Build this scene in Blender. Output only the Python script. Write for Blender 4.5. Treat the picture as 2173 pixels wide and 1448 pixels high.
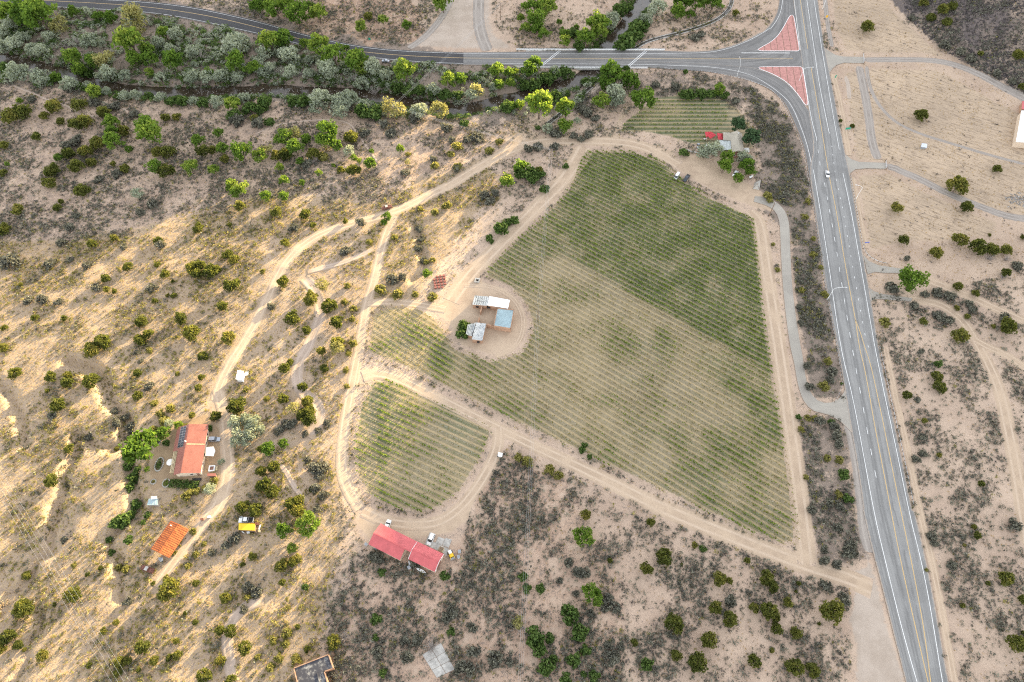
import bpy, math, random
import numpy as np
from mathutils import Vector
from mathutils.geometry import tessellate_polygon
for _o in list(bpy.data.objects): bpy.data.objects.remove(_o)
random.seed(7); RNG = np.random.default_rng(7)
rad = math.radians
scene = bpy.context.scene
COL = scene.collection
# ------------------------------------------------------------------ camera
CAM_H, TILT, F = 260.0, rad(32.7), 24.0/36.0*2173
cam = bpy.data.cameras.new('camera'); cam.lens = 24; cam.sensor_width = 36
cam.clip_start = 1; cam.clip_end = 12000
camo = bpy.data.objects.new('camera', cam); COL.objects.link(camo)
camo.location = (0, 0, CAM_H); camo.rotation_euler = (TILT, 0, 0)
scene.camera = camo
# ------------------------------------------------------------------ sky, sun, exposure
SUN_EL, SUN_AZ = rad(10.8), math.atan2(0.66, 0.75)      # azimuth clockwise from +Y
world = bpy.data.worlds.new('World'); scene.world = world; world.use_nodes = True
nt = world.node_tree; nt.nodes.clear()
sky = nt.nodes.new('ShaderNodeTexSky'); sky.sky_type = 'NISHITA'; sky.sun_disc = False
sky.sun_elevation = SUN_EL; sky.sun_rotation = SUN_AZ
sky.altitude = 1800; sky.air_density = 1.0; sky.dust_density = 2.0; sky.ozone_density = 1.0
hs = nt.nodes.new('ShaderNodeHueSaturation'); hs.inputs['Saturation'].default_value = 0.20
bg = nt.nodes.new('ShaderNodeBackground'); bg.inputs['Strength'].default_value = 0.15
wo = nt.nodes.new('ShaderNodeOutputWorld')
nt.links.new(sky.outputs[0], hs.inputs['Color']); nt.links.new(hs.outputs[0], bg.inputs['Color'])
nt.links.new(bg.outputs[0], wo.inputs['Surface'])
sun = bpy.data.lights.new('sun', 'SUN'); sun.energy = 3.9; sun.angle = rad(0.5); sun.color = (1.0, 0.79, 0.44)
suno = bpy.data.objects.new('sun', sun); COL.objects.link(suno)
suno.rotation_euler = (math.pi/2 - SUN_EL, 0, math.pi - SUN_AZ)
suno.location = (300, 340, 200)
scene.view_settings.view_transform = 'Standard'; scene.view_settings.look = 'None'
scene.view_settings.gamma = 1.0; scene.view_settings.exposure = 2.42
scene.view_settings.use_curve_mapping = False
scene.cycles.max_bounces = 5; scene.cycles.diffuse_bounces = 3; scene.cycles.transparent_max_bounces = 4
scene.cycles.use_denoising = False; scene.cycles.filter_width = 1.15
# ------------------------------------------------------------------ picture <-> ground
CT, ST = math.cos(TILT), math.sin(TILT)
SD = np.array([math.sin(SUN_AZ), math.cos(SUN_AZ)])
def ray(u, v):
    u = np.asarray(u, float); v = np.asarray(v, float)
    dx = (u-1086.5)/F; dy = -(v-724)/F
    return dx, dy*CT+ST, dy*ST-CT
def G(u, v, z=0.0):
    dx, wy, wz = ray(u, v); t = (CAM_H-z)/(-wz)
    return dx*t, wy*t
def proj(x, y, z=0.0):
    x = np.asarray(x, float); y = np.asarray(y, float); zz = z-CAM_H
    cy = y*CT+zz*ST; cz = -y*ST+zz*CT
    cz = np.minimum(cz, -1.0)
    return 1086.5+F*x/(-cz), 724-F*cy/(-cz)
KZ = 560/2134
TL = {c: (x, y) for c, x, y in [('A',0,0),('B',540,0),('C',1080,0),('D',1613,0),('E',0,360),('F',540,360),('G',1080,360),('H',1613,360),
      ('I',0,720),('J',540,720),('K',1080,720),('L',1613,720),('M',0,1068),('N',540,1068),('O',1080,1068),('P',1613,1068)]}
def Z(t, pts):
    ox, oy = TL[t]
    return [(ox+p[0]*KZ, oy+p[1]*KZ) for p in pts]
def ZZ(o, k, pts):
    return [(o[0]+p[0]/k, o[1]+p[1]/k) for p in pts]
def mpp(v):
    a = math.atan((v-724)/F); return CAM_H*math.cos(a)/math.cos(TILT-a)/F
def inpoly(u, v, poly):
    u = np.asarray(u); v = np.asarray(v); r = np.zeros(u.shape, bool); n = len(poly)
    for i in range(n):
        x0, y0 = poly[i]; x1, y1 = poly[(i+1) % n]
        if y0 == y1: continue
        r ^= ((y0 > v) != (y1 > v)) & (u < (x1-x0)*(v-y0)/(y1-y0)+x0)
    return r
def segdist(x, y, pts, closed=False):
    d = np.full(np.shape(x), 1e9); n = len(pts)
    for i in range(n if closed else n-1):
        ax, ay = pts[i]; bx, by = pts[(i+1) % n]
        ex, ey = bx-ax, by-ay; L = ex*ex+ey*ey+1e-9
        t = np.clip(((x-ax)*ex+(y-ay)*ey)/L, 0, 1)
        d = np.minimum(d, np.hypot(x-ax-t*ex, y-ay-t*ey))
    return d
def sst(a, b, x):
    t = np.clip((x-a)/(b-a), 0, 1); return t*t*(3-2*t)
_tabs = {}
def vn(x, y, s, seed=0):
    """smooth value noise in -1..1, cell size s"""
    if seed not in _tabs: _tabs[seed] = np.random.default_rng(seed+100).uniform(-1, 1, (256, 256))
    T = _tabs[seed]; x = np.asarray(x)/s+1000.3; y = np.asarray(y)/s+1000.7
    ix = np.floor(x).astype(int); iy = np.floor(y).astype(int); fx = x-ix; fy = y-iy
    fx = fx*fx*(3-2*fx); fy = fy*fy*(3-2*fy)
    a = T[ix & 255, iy & 255]; b = T[(ix+1) & 255, iy & 255]; c = T[ix & 255, (iy+1) & 255]; d = T[(ix+1) & 255, (iy+1) & 255]
    return (a*(1-fx)+b*fx)*(1-fy)+(c*(1-fx)+d*fx)*fy
def W(pts, z=0.0):
    return [tuple(float(q) for q in G(p[0], p[1], z)) for p in pts]
# ------------------------------------------------------------------ terrain
CREEK_PX = [(-60,112)]+Z('A', [(0,470),(300,545),(600,625),(900,712),(1200,752),(1600,762),(2134,735)])+Z('B', [(400,745),(800,755),(1050,800),(1250,840),(1500,880),(1690,900),(1900,845),(2134,800)])+Z('C', [(200,735),(400,700),(530,680),(640,615),(740,540),(800,390),(900,260),(1000,130),(1090,0)])+[(1385,-60)]
CREEK = W(CREEK_PX, -2.2)
GUL = [(W(Z('I', [(-40,330),(60,440),(110,560),(170,640),(180,780),(200,860)])), 1.5, 2.6),
       (W(Z('I', [(560,180),(740,260),(860,400),(900,480),(930,560),(1000,600),(1010,680),(1000,740)])), 2.0, 4.0),
       (W(Z('I', [(900,870),(760,860),(700,780),(620,790),(590,830),(620,900),(570,980),(510,1080),(490,1230),(450,1448)])), 1.9, 3.2),
       (W(Z('M', [(450,0),(400,190),(410,380),(280,450),(240,560),(180,680),(60,740),(-40,900)])), 1.9, 3.4),
       (W(Z('I', [(1000,660),(1010,900),(1040,1030),(1070,1180),(1110,1340),(1100,1448)])+Z('M', [(1080,80),(950,200),(870,270),(890,380),(950,450),(960,640),(980,780)])), 1.8, 3.0),
       (W(Z('M', [(300,900),(310,1040),(220,1120),(210,1280),(120,1400)])), 1.3, 2.4),
       (W(Z('F', [(1290,420),(1330,560),(1360,700),(1370,820),(1270,890)])), 1.2, 3.0),
       (W(Z('F', [(400,880),(480,960),(530,1080),(540,1200),(470,1340)])+Z('J', [(440,60),(350,200),(340,330),(380,430),(480,500),(540,590)])), 0.25, 2.5)]
PADS = [(400,955,24),(360,1147,15),(523,1112,10),(508,797,7),(312,1208,8),(323,1063,7),(455,930,12)]
PADW = [(*W([(a,b)])[0], r) for a, b, r in PADS]
LAVA = W([(1890,-60),(1890,0),(1925,40),(1985,95),(2010,115),(2050,135),(2110,165),(2173,205),(2300,280)])
# the skyline ridge towards the sun: its crest lets the low sun through one saddle
EDGE = [(0,570),(200,515),(420,430),(590,365),(735,308),(830,262),(895,225),(960,190),(1020,145),(1075,110),(1125,150),(1100,260),(1065,370),(1040,480),(1005,590),(970,690),(910,790),(850,900),(810,1000),(775,1090),(750,1180),(735,1260),(700,1350),(660,1448)]
_e = np.array(W(EDGE)); _ea = _e@SD; _eb = -_e[:,0]*SD[1]+_e[:,1]*SD[0]
_o = np.argsort(_eb); EB, EA = _eb[_o], _ea[_o]
RIDGE_A = 1000.0
def us(b):
    return np.where(b < EB[0], np.maximum(EA[0]-0.5*(EB[0]-b), -90), np.where(b > EB[-1], np.maximum(EA[-1]-0.5*(b-EB[-1]), -90), np.interp(b, EB, EA)))
def lit(x, y, z=0.0):
    a = x*SD[0]+y*SD[1]; b = -x*SD[1]+y*SD[0]
    return a-z/math.tan(SUN_EL) < us(b)
FLATP = W([(700,330),(1180,260),(1180,700),(780,640)])
def hgt(x, y):
    x = np.asarray(x, float); y = np.asarray(y, float)
    u, v = proj(x, y, 0)
    near = (y > -50) & (y < 480) & (np.abs(x) < 430)
    w = sst(755, 640, u+30*vn(x, y, 40, 3))*sst(300, 420, v)*(y > -400)
    w = np.where(y < 0, np.where(x < -40, 1.0, 0.15), w)
    for px, py, r in PADW: w = w*(1-np.exp(-(np.hypot(x-px, y-py)/r)**4))
    h = w*(0.35*vn(x, y, 44, 1)+0.15*vn(x, y, 15, 2)+0.17*vn(x, y, 6.5, 4)+0.16*vn(x, y, 2.9, 5))
    mid = 0.35*sst(330, 380, v)*sst(1000, 900, u)*sst(700, 760, u)
    h = h+mid*(0.8*vn(x, y, 14, 2)+0.5*vn(x, y, 5, 4))*inpoly(x, y, FLATP)
    for pl, dep, wd in GUL:
        xs = [p[0] for p in pl]; ys = [p[1] for p in pl]
        m = (x > min(xs)-20) & (x < max(xs)+20) & (y > min(ys)-20) & (y < max(ys)+20)
        if m.any():
            d = segdist(x[m], y[m], pl)+1.2*vn(x[m], y[m], 6, 8)
            g = np.zeros(x.shape); g[m] = np.exp(-np.clip(d/(wd*.72), 0, 9)**3)
            h = h*(1-0.7*g)-1.25*dep*g
    d = segdist(x, y, CREEK)+1.5*vn(x, y, 12, 9)
    h = h-2.9*sst(10, 3.2, d)
    # rocky hill at the upper right
    inl = (x-LAVA[0][0] > -60) & (y > 150)
    dl = segdist(x, y, LAVA)
    lx = np.interp(-y, [-p[1] for p in LAVA], [p[0] for p in LAVA])
    side = inl & (x > lx)
    h = h+sst(700, 560, x*SD[0]+y*SD[1])*np.where(side, 0.30*np.minimum(dl, 130)*(1+0.25*vn(x, y, 18, 11))+1.1*sst(0, 12, dl)*vn(x, y, 5, 12), 0)
    # skyline ridge
    a = x*SD[0]+y*SD[1]; b = -x*SD[1]+y*SD[0]
    crest = (RIDGE_A-us(b))*math.tan(SUN_EL)+5*vn(b, 0*b, 26, 13)+2.5*vn(b, 0*b, 9, 14)
    prof = sst(RIDGE_A-420, RIDGE_A, a)*(0.55+0.45*sst(RIDGE_A-170, RIDGE_A-10, a))*(1-0.5*sst(RIDGE_A+60, RIDGE_A+1500, a))
    h = h+crest*prof
    h = h+np.where(~near, 0.02*np.maximum(np.hypot(x, y-200)-500, 0)*(0.5+0.5*vn(x, y, 300, 15))*sst(500, 200, a), 0)
    return h
def at(u, v, dz=0.0):
    """ground point seen at a picture position (for a point dz above the ground)"""
    z = dz
    for _ in range(4):
        x, y = G(u, v, z); z = float(hgt(np.array([x]), np.array([y]))[0])+dz
    return float(x), float(y), z-dz
def hz(x, y):
    return float(hgt(np.array([float(x)]), np.array([float(y)]))[0])
# ------------------------------------------------------------------ scene helpers
def link(o, parent=None):
    COL.objects.link(o)
    if parent is not None: o.parent = parent
    return o
def tag(o, label=None, cat=None, group=None, kind=None):
    if label: o['label'] = label
    if cat: o['category'] = cat
    if group: o['group'] = group
    if kind: o['kind'] = kind
    return o
def thing(name, loc, rz=0.0, label=None, cat=None, group=None):
    o = bpy.data.objects.new(name, None); o.empty_display_size = 0.3
    link(o); o.location = loc; o.rotation_euler = (0, 0, rz)
    return tag(o, label, cat, group)
def np_mesh(name, V, faces, tint=None, mats=None, smooth=False):
    """faces: (n,k) int array"""
    me = bpy.data.meshes.new(name); V = np.asarray(V, np.float32); faces = np.asarray(faces, np.int32)
    n, k = faces.shape
    me.vertices.add(len(V)); me.vertices.foreach_set('co', V.ravel())
    me.loops.add(n*k); me.loops.foreach_set('vertex_index', faces.ravel())
    me.polygons.add(n); me.polygons.foreach_set('loop_start', np.arange(0, n*k, k, dtype=np.int32))
    if smooth: me.polygons.foreach_set('use_smooth', np.ones(n, bool))
    me.update(calc_edges=True)
    if tint is not None:
        a = me.attributes.new('tint', 'FLOAT', 'FACE'); a.data.foreach_set('value', np.asarray(tint, np.float32))
    if mats is not None: me.materials.append(mats)
    return me
def mobj(name, me, parent=None, loc=None):
    o = bpy.data.objects.new(name, me); link(o, parent)
    if loc is not None: o.location = loc
    return o
class MB:
    def __init__(s): s.v = []; s.f = []
    def add(s, vs, fs):
        b = len(s.v); s.v += [tuple(p) for p in vs]; s.f += [tuple(b+i for i in f) for f in fs]; return s
    def box(s, cx, cy, cz, sx, sy, sz, rz=0.0, rx=0.0):
        vs = []
        c, n = math.cos(rz), math.sin(rz); cx_, nx_ = math.cos(rx), math.sin(rx)
        for dz in (-.5, .5):
            for dx, dy in ((-.5,-.5),(.5,-.5),(.5,.5),(-.5,.5)):
                X, Y, Zz = dx*sx, dy*sy, dz*sz
                Y, Zz = Y*cx_-Zz*nx_, Y*nx_+Zz*cx_
                vs.append((cx+X*c-Y*n, cy+X*n+Y*c, cz+Zz))
        return s.add(vs, [(3,2,1,0),(4,5,6,7),(0,1,5,4),(1,2,6,5),(2,3,7,6),(3,0,4,7)])
    def prism(s, poly, z0, z1):
        n = len(poly); a = sum(poly[i][0]*poly[(i+1)%n][1]-poly[(i+1)%n][0]*poly[i][1] for i in range(n))
        if a < 0: poly = poly[::-1]
        vs = [(p[0], p[1], z0) for p in poly]+[(p[0], p[1], z1) for p in poly]
        fs = [(i, (i+1) % n, n+(i+1) % n, n+i) for i in range(n)]
        t = tessellate_polygon([[Vector((p[0], p[1], 0)) for p in poly]])
        def up(f):
            A, B, C = (poly[i] for i in f)
            return f if (B[0]-A[0])*(C[1]-A[1])-(B[1]-A[1])*(C[0]-A[0]) > 0 else f[::-1]
        fs += [tuple(n+i for i in up(f)) for f in t]+[tuple(up(f))[::-1] for f in t]
        return s.add(vs, fs)
    def tube(s, p0, p1, r0, r1=None, n=8):
        r1 = r0 if r1 is None else r1
        a = Vector(p0); b = Vector(p1); d = (b-a).normalized()
        e = d.orthogonal().normalized(); g = d.cross(e)
        vs = [a+(e*math.cos(2*math.pi*i/n)+g*math.sin(2*math.pi*i/n))*r0 for i in range(n)]+[b+(e*math.cos(2*math.pi*i/n)+g*math.sin(2*math.pi*i/n))*r1 for i in range(n)]
        return s.add(vs, [(i, (i+1) % n, n+(i+1) % n, n+i) for i in range(n)]+[tuple(range(n))[::-1], tuple(range(n, 2*n))])
    def loft(s, secs):
        n = len(secs[0]); vs = [p for q in secs for p in q]; fs = []
        for k in range(len(secs)-1):
            for i in range(n): fs.append((k*n+i, k*n+(i+1) % n, (k+1)*n+(i+1) % n, (k+1)*n+i))
        fs += [tuple(range(n))[::-1], tuple(range((len(secs)-1)*n, len(secs)*n))]
        return s.add(vs, fs)
    def build(s, name, m, parent=None, kind=None, smooth=False, bevel=0):
        me = bpy.data.meshes.new(name); me.from_pydata([tuple(map(float, p)) for p in s.v], [], s.f); me.update()
        if smooth: me.polygons.foreach_set('use_smooth', [True]*len(me.polygons))
        if m: me.materials.append(m)
        o = mobj(name, me, parent)
        if bevel:
            md = o.modifiers.new('bevel', 'BEVEL'); md.width = bevel; md.segments = 2; md.limit_method = 'ANGLE'
        if kind: o['kind'] = kind
        return o
def resample(pts, step):
    p = np.array(pts, float); d = np.r_[0, np.cumsum(np.hypot(*np.diff(p, axis=0).T))]
    n = max(2, int(d[-1]/step)+1); t = np.linspace(0, d[-1], n)
    return np.c_[np.interp(t, d, p[:,0]), np.interp(t, d, p[:,1])]
def smoothline(pts, step, it=2):
    p = np.array(pts, float)
    for _ in range(it):
        q = [p[0]]
        for a, b in zip(p[:-1], p[1:]): q += [a*.75+b*.25, a*.25+b*.75]
        q.append(p[-1]); p = np.array(q)
    return resample(p, step)
def normals(p):
    t = np.gradient(p, axis=0); t /= np.maximum(np.linalg.norm(t, axis=1)[:,None], 1e-9)
    return np.c_[-t[:,1], t[:,0]]
# ------------------------------------------------------------------ materials
MATS = {}
class NB:
    """small node-graph helper"""
    def __init__(s, name):
        s.m = bpy.data.materials.new(name); s.m.use_nodes = True; s.t = s.m.node_tree; s.t.nodes.clear()
        s.pos = None; MATS[name] = s.m
    def n(s, typ, **kw):
        o = s.t.nodes.new(typ)
        for k, v in kw.items(): setattr(o, k, v)
        return o
    def l(s, a, b): s.t.links.new(a, b)
    def P(s):
        if s.pos is None: s.pos = s.n('ShaderNodeNewGeometry').outputs['Position']
        return s.pos
    def noise(s, scale, detail=3, rough=0.6, vec=None, stretch=None, rot=0):
        v = vec or s.P()
        if stretch:
            mp = s.n('ShaderNodeMapping'); mp.inputs['Scale'].default_value = stretch; mp.inputs['Rotation'].default_value = (0, 0, rot)
            if rot:
                m2 = s.n('ShaderNodeMapping'); m2.inputs['Rotation'].default_value = (0, 0, rot); s.l(v, m2.inputs[0]); v = m2.outputs[0]
                mp.inputs['Rotation'].default_value = (0, 0, 0)
            s.l(v, mp.inputs[0]); v = mp.outputs[0]
        o = s.n('ShaderNodeTexNoise'); o.inputs['Scale'].default_value = scale; o.inputs['Detail'].default_value = detail; o.inputs['Roughness'].default_value = rough
        s.l(v, o.inputs['Vector']); return o.outputs[0]
    def ramp(s, fac, a, b, lo=0.0, hi=1.0):
        r = s.n('ShaderNodeMapRange'); r.interpolation_type = 'SMOOTHSTEP'
        s.l(fac, r.inputs[0]); r.inputs[1].default_value = a; r.inputs[2].default_value = b; r.inputs[3].default_value = lo; r.inputs[4].default_value = hi
        return r.outputs[0]
    def math(s, op, a, b=None):
        o = s.n('ShaderNodeMath', operation=op)
        for i, q in enumerate((a, b)):
            if q is None: continue
            if isinstance(q, (int, float)): o.inputs[i].default_value = q
            else: s.l(q, o.inputs[i])
        return o.outputs[0]
    def mix(s, f, a, b, blend='MIX'):
        o = s.n('ShaderNodeMix', data_type='RGBA', blend_type=blend)
        for sock, q in ((o.inputs[0], f), (o.inputs[6], a), (o.inputs[7], b)):
            if isinstance(q, (int, float)): sock.default_value = q
            elif isinstance(q, tuple): sock.default_value = (*q, 1)
            else: s.l(q, sock)
        return o.outputs[2]
    def attr(s, name, out='Fac'):
        a = s.n('ShaderNodeAttribute', attribute_name=name); return a.outputs[out]
    def out(s, color, rough=0.9, bump=None, bstr=0.3, bdist=0.1, metal=0.0, spec=0.3, alpha=None, trans=0.0):
        b = s.n('ShaderNodeBsdfPrincipled')
        if isinstance(color, tuple): b.inputs['Base Color'].default_value = (*color, 1)
        else: s.l(color, b.inputs['Base Color'])
        if isinstance(rough, (int, float)): b.inputs['Roughness'].default_value = rough
        else: s.l(rough, b.inputs['Roughness'])
        b.inputs['Metallic'].default_value = metal; b.inputs['Specular IOR Level'].default_value = spec
        if bump is not None:
            bp = s.n('ShaderNodeBump'); bp.inputs['Strength'].default_value = bstr; bp.inputs['Distance'].default_value = bdist
            s.l(bump, bp.inputs['Height']); s.l(bp.outputs[0], b.inputs['Normal'])
        o = s.n('ShaderNodeOutputMaterial'); sh = b.outputs[0]
        if trans:
            tr = s.n('ShaderNodeBsdfTranslucent')
            s.l(s.mix(.5, color, s.mix(1.0, color, (1.6,1.42,.70), 'MULTIPLY')), tr.inputs[0])
            mx = s.n('ShaderNodeMixShader'); mx.inputs[0].default_value = trans
            s.l(sh, mx.inputs[1]); s.l(tr.outputs[0], mx.inputs[2]); sh = mx.outputs[0]
        s.l(sh, o.inputs['Surface']); return s.m
def ground_color(b):
    """sand, litter, dry grass and basalt, mixed by the ground's own zone attribute"""
    z = b.n('ShaderNodeAttribute', attribute_name='zone'); sp = b.n('ShaderNodeSeparateColor'); b.l(z.outputs['Color'], sp.inputs[0])
    lit_, red, gra, bas = sp.outputs[0], sp.outputs[1], sp.outputs[2], z.outputs['Alpha']
    n1 = b.noise(0.035, 4, 0.65); n2 = b.noise(0.22, 4, 0.7); n3 = b.noise(1.1, 4, 0.75); n4 = b.noise(4.0, 2, 0.6)
    c = b.mix(b.ramp(n1, .35, .68), (.515,.395,.30), (.42,.315,.24))
    c = b.mix(b.math('MULTIPLY', red, b.ramp(n2, .3, .65)), c, (.40,.235,.155))
    c = b.mix(b.ramp(n2, .52, .74, 0, .5), c, (.54,.43,.33))
    n5 = b.noise(2.3, 3, .7)
    gs = b.math('ADD', b.math('MULTIPLY', n3, .55), b.math('MULTIPLY', n5, .45))
    gm = b.math('MULTIPLY', gra, b.ramp(gs, .44, .56))
    c = b.mix(gm, c, (.385,.285,.16))
    gm2 = b.math('MULTIPLY', gra, b.ramp(gs, .53, .42, 0, .8))
    c = b.mix(gm2, c, (.235,.178,.132))
    thr = b.math('SUBTRACT', b.math('ADD', b.math('ADD', b.math('MULTIPLY', n3, .38), b.math('MULTIPLY', n5, .32)), b.math('MULTIPLY', n2, .35)), b.math('SUBTRACT', .755, b.math('MULTIPLY', lit_, .42)))
    c = b.mix(b.ramp(thr, 0, .07, 0, .8), c, (.20,.163,.137))
    c = b.mix(b.ramp(n4, .62, .75, 0, .5), c, (.23,.185,.15))
    c = b.mix(b.math('MULTIPLY', bas, b.ramp(n3, .25, .55, .45, 1)), c, (.125,.105,.10))
    return c, n3, n4
def plain(name, col, rough=.7, metal=0.0, spec=.35, var=.12, scale=1.2, trans=0.0):
    b = NB(name); n = b.noise(scale, 4, .7)
    d = tuple(max(0, q*(1-var*2.2)) for q in col); e = tuple(min(1, q*(1+var)) for q in col)
    return b.out(b.mix(b.ramp(n, .3, .7), d, e), rough, metal=metal, spec=spec, trans=trans)
b = NB('ground'); c, n3, n4 = ground_color(b)
M_GROUND = b.out(c, .95, b.math('ADD', n3, b.math('MULTIPLY', n4, .4)), .7, .35, spec=.1)
def soft_patch(name, fn, rough=.95):
    """a surface whose rim breaks up into the ground around it"""
    b = NB(name); g, n3, n4 = ground_color(b); c = fn(b, g, n3, n4)
    e = b.attr('edge'); br = b.noise(.5, 4, .7)
    f = b.ramp(b.math('ADD', e, b.math('MULTIPLY', b.math('SUBTRACT', br, .5), .9)), .30, .62)
    return b.out(b.mix(f, g, c), rough, b.math('ADD', n3, b.math('MULTIPLY', n4, .4)), .4, .2, spec=.1)
def _dirt(col, dark, light):
    def fn(b, g, n3, n4):
        s = b.attr('across'); n = b.noise(.12, 4, .7); f = b.noise(1.5, 3, .7)
        c = b.mix(b.ramp(n, .35, .68), col, dark)
        rut = b.math('ABSOLUTE', b.math('SUBTRACT', b.math('ABSOLUTE', s), .42))
        k = b.math('MULTIPLY', b.ramp(rut, .20, .04), b.ramp(n, .3, .6))
        c = b.mix(b.math('MULTIPLY', k, .75), c, light)
        return b.mix(b.ramp(f, .58, .75, 0, .4), c, dark)
    return fn
M_DIRT = soft_patch('dirt', _dirt((.49,.375,.27), (.40,.30,.215), (.57,.45,.34)))
M_GRAVEL = soft_patch('gravel', _dirt((.45,.375,.31), (.38,.31,.25), (.53,.45,.385)))
M_TRACKG = soft_patch('grey_track', _dirt((.34,.30,.265), (.27,.235,.205), (.43,.385,.34)))
M_WASH = soft_patch('wash_sand', _dirt((.46,.36,.29), (.36,.28,.22), (.52,.42,.34)))
M_YARD = soft_patch('yard_gravel', _dirt((.36,.26,.165), (.31,.22,.14), (.41,.31,.21)))
M_FIELD = soft_patch('dry_field', lambda b, g, n3, n4: b.mix(b.ramp(b.noise(.5, 4, .75, stretch=(.25,1.6,1), rot=.55), .45, .70, 0, .95), b.mix(b.ramp(b.noise(.03,3,.6), .35,.65), (.50,.385,.275), (.42,.325,.235)), (.235,.178,.132)))
def vine_floor(name, ang, spacing, off, greenbias):
    nx, ny = -math.sin(ang), math.cos(ang)
    def fn(b, g, n3, n4):
        dp = b.n('ShaderNodeVectorMath', operation='DOT_PRODUCT'); b.l(b.P(), dp.inputs[0]); dp.inputs[1].default_value = (nx, ny, 0)
        ph = b.math('FRACT', b.math('DIVIDE', b.math('SUBTRACT', dp.outputs['Value'], off), spacing))
        tri = b.math('ABSOLUTE', b.math('SUBTRACT', ph, .5))          # .5 under the row, 0 between rows
        big = b.noise(.022, 4, .6); mid = b.noise(.35, 4, .7, stretch=(.35,1.6,1), rot=-ang); fin = b.noise(2.2, 3, .7)
        gr = b.attr('green')
        c = b.mix(b.ramp(big, .38, .64), (.295,.245,.155), (.25,.215,.145))
        c = b.mix(b.ramp(fin, .45, .7, 0, .7), c, (.35,.275,.165))
        c = b.mix(b.ramp(b.math('ADD', tri, b.math('MULTIPLY', b.math('SUBTRACT', fin, .5), .3)), .27, .42, 0, .85) if False else b.math('MULTIPLY', b.ramp(b.math('ADD', tri, b.math('MULTIPLY', b.math('SUBTRACT', fin, .5), .3)), .27, .42, 0, .9), b.ramp(gr, .4, 1.2, 1.0, .45)), c, (.425,.33,.195))
        f = b.math('MULTIPLY', b.ramp(tri, .42, .20), b.ramp(b.math('ADD', b.math('MULTIPLY', mid, .75), b.math('MULTIPLY', gr, .40)), .50, .80))
        c = b.mix(b.math('MULTIPLY', f, .75), c, b.mix(fin, (.095,.12,.075), (.145,.17,.085)))
        return b.mix(b.math('MULTIPLY', b.ramp(mid, .66, .74), .4), c, (.44,.37,.28))
    return soft_patch(name, fn)
def asphalt(name, a, d, streak=.5):
    b = NB(name); s = b.attr('across'); n = b.noise(.10, 4, .7); f = b.noise(2.5, 3, .8); k = b.noise(.045, 3, .6)
    cv = b.n('ShaderNodeCombineXYZ'); b.l(b.math('MULTIPLY', s, 5.0), cv.inputs[0]); b.l(b.math('MULTIPLY', k, 1.5), cv.inputs[1])
    L = b.noise(1.0, 3, .7, vec=cv.outputs[0]); q = b.noise(.028, 2, .4)
    c = b.mix(b.ramp(n, .3, .7), a, d); c = b.mix(b.ramp(L, .42, .66, 0, streak), c, tuple(x*.62 for x in d))
    c = b.mix(b.ramp(q, .55, .57, 0, .22), c, tuple(x*.6 for x in d)); c = b.mix(b.ramp(f, .5, .8, 0, .3), c, tuple(x*1.3 for x in a))
    e = b.math('ADD', b.math('ABSOLUTE', s), b.math('MULTIPLY', b.math('SUBTRACT', b.noise(.6, 4, .75), .5), .16))
    c = b.mix(b.ramp(e, .93, 1.0, 0, .85), c, (.42,.34,.27))
    return b.out(c, .85, f, .2, .02, spec=.3)
M_HWY = asphalt('highway_asphalt', (.285,.28,.268), (.245,.24,.232), .8)
M_RD = asphalt('old_asphalt', (.235,.225,.215), (.19,.184,.178), .8)
M_NEW = asphalt('new_asphalt', (.075,.073,.075), (.058,.057,.06), .3)
M_PALE = asphalt('pale_asphalt', (.38,.35,.30), (.33,.30,.26), .2)
M_DECK = asphalt('bridge_deck', (.26,.255,.25), (.20,.198,.195))
def paint(name, col):
    b = NB(name); n = b.noise(1.6, 4, .8); return b.out(b.mix(b.ramp(n, .42, .72, 0, .55), col, (.30,.29,.27)), .7)
M_WHITE = paint('white_paint', (.80,.80,.78)); M_YEL = paint('yellow_paint', (.55,.38,.17))
b = NB('creek_water'); n = b.noise(.35, 4, .7)
M_WATER = b.out(b.mix(b.ramp(n, .35, .7), (.030,.022,.015), (.065,.047,.032)), .12, b.noise(2.5, 2, .5), .15, .05, spec=.5)
M_CONC = plain('concrete', (.44,.42,.385), .85, var=.14, scale=.5)
M_PINKC = plain('red_paving', (.48,.235,.205), .85, var=.10, scale=.6)
M_STEEL = plain('galvanised_steel', (.52,.53,.54), .45, .6, var=.08)
M_WOOD = plain('weathered_wood', (.20,.135,.09), .85, var=.2, scale=3)
M_TIMB = plain('pale_timber', (.55,.45,.28), .8, var=.1)
M_BARK = plain('bark', (.16,.12,.09), .95, var=.25, scale=4)
M_TWIG = plain('dead_twig', (.34,.30,.27), .95, var=.15, scale=4)
M_ADOBE = plain('adobe', (.40,.245,.16), .95, var=.14, scale=.9)
M_STUCCO = plain('stucco', (.62,.50,.38), .9, var=.06)
M_GLASS = plain('dark_glass', (.03,.035,.04), .12, spec=.6, var=.05)
M_TYRE = plain('tyre_rubber', (.03,.03,.03), .85, var=.1)
M_BLACK = plain('black_plastic', (.025,.025,.027), .5, var=.1)
M_WPAINT = plain('white_metal', (.78,.78,.77), .35, var=.04)
M_WFAB = plain('white_canvas', (.80,.78,.74), .8, var=.04)
M_SILVER = plain('silver_paint', (.42,.45,.50), .3, .4, var=.04)
M_DARKP = plain('dark_blue_paint', (.06,.07,.085), .3, .3, var=.04)
M_GREYP = plain('grey_paint', (.33,.35,.37), .35, .3, var=.05)
M_RUSTP = plain('rusted_body', (.20,.085,.06), .85, var=.3, scale=3)
M_HEAD = plain('lamp_lens', (.75,.74,.70), .2, var=.03)
M_SOLAR = plain('solar_cell', (.018,.022,.035), .18, spec=.6, var=.1)
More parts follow.
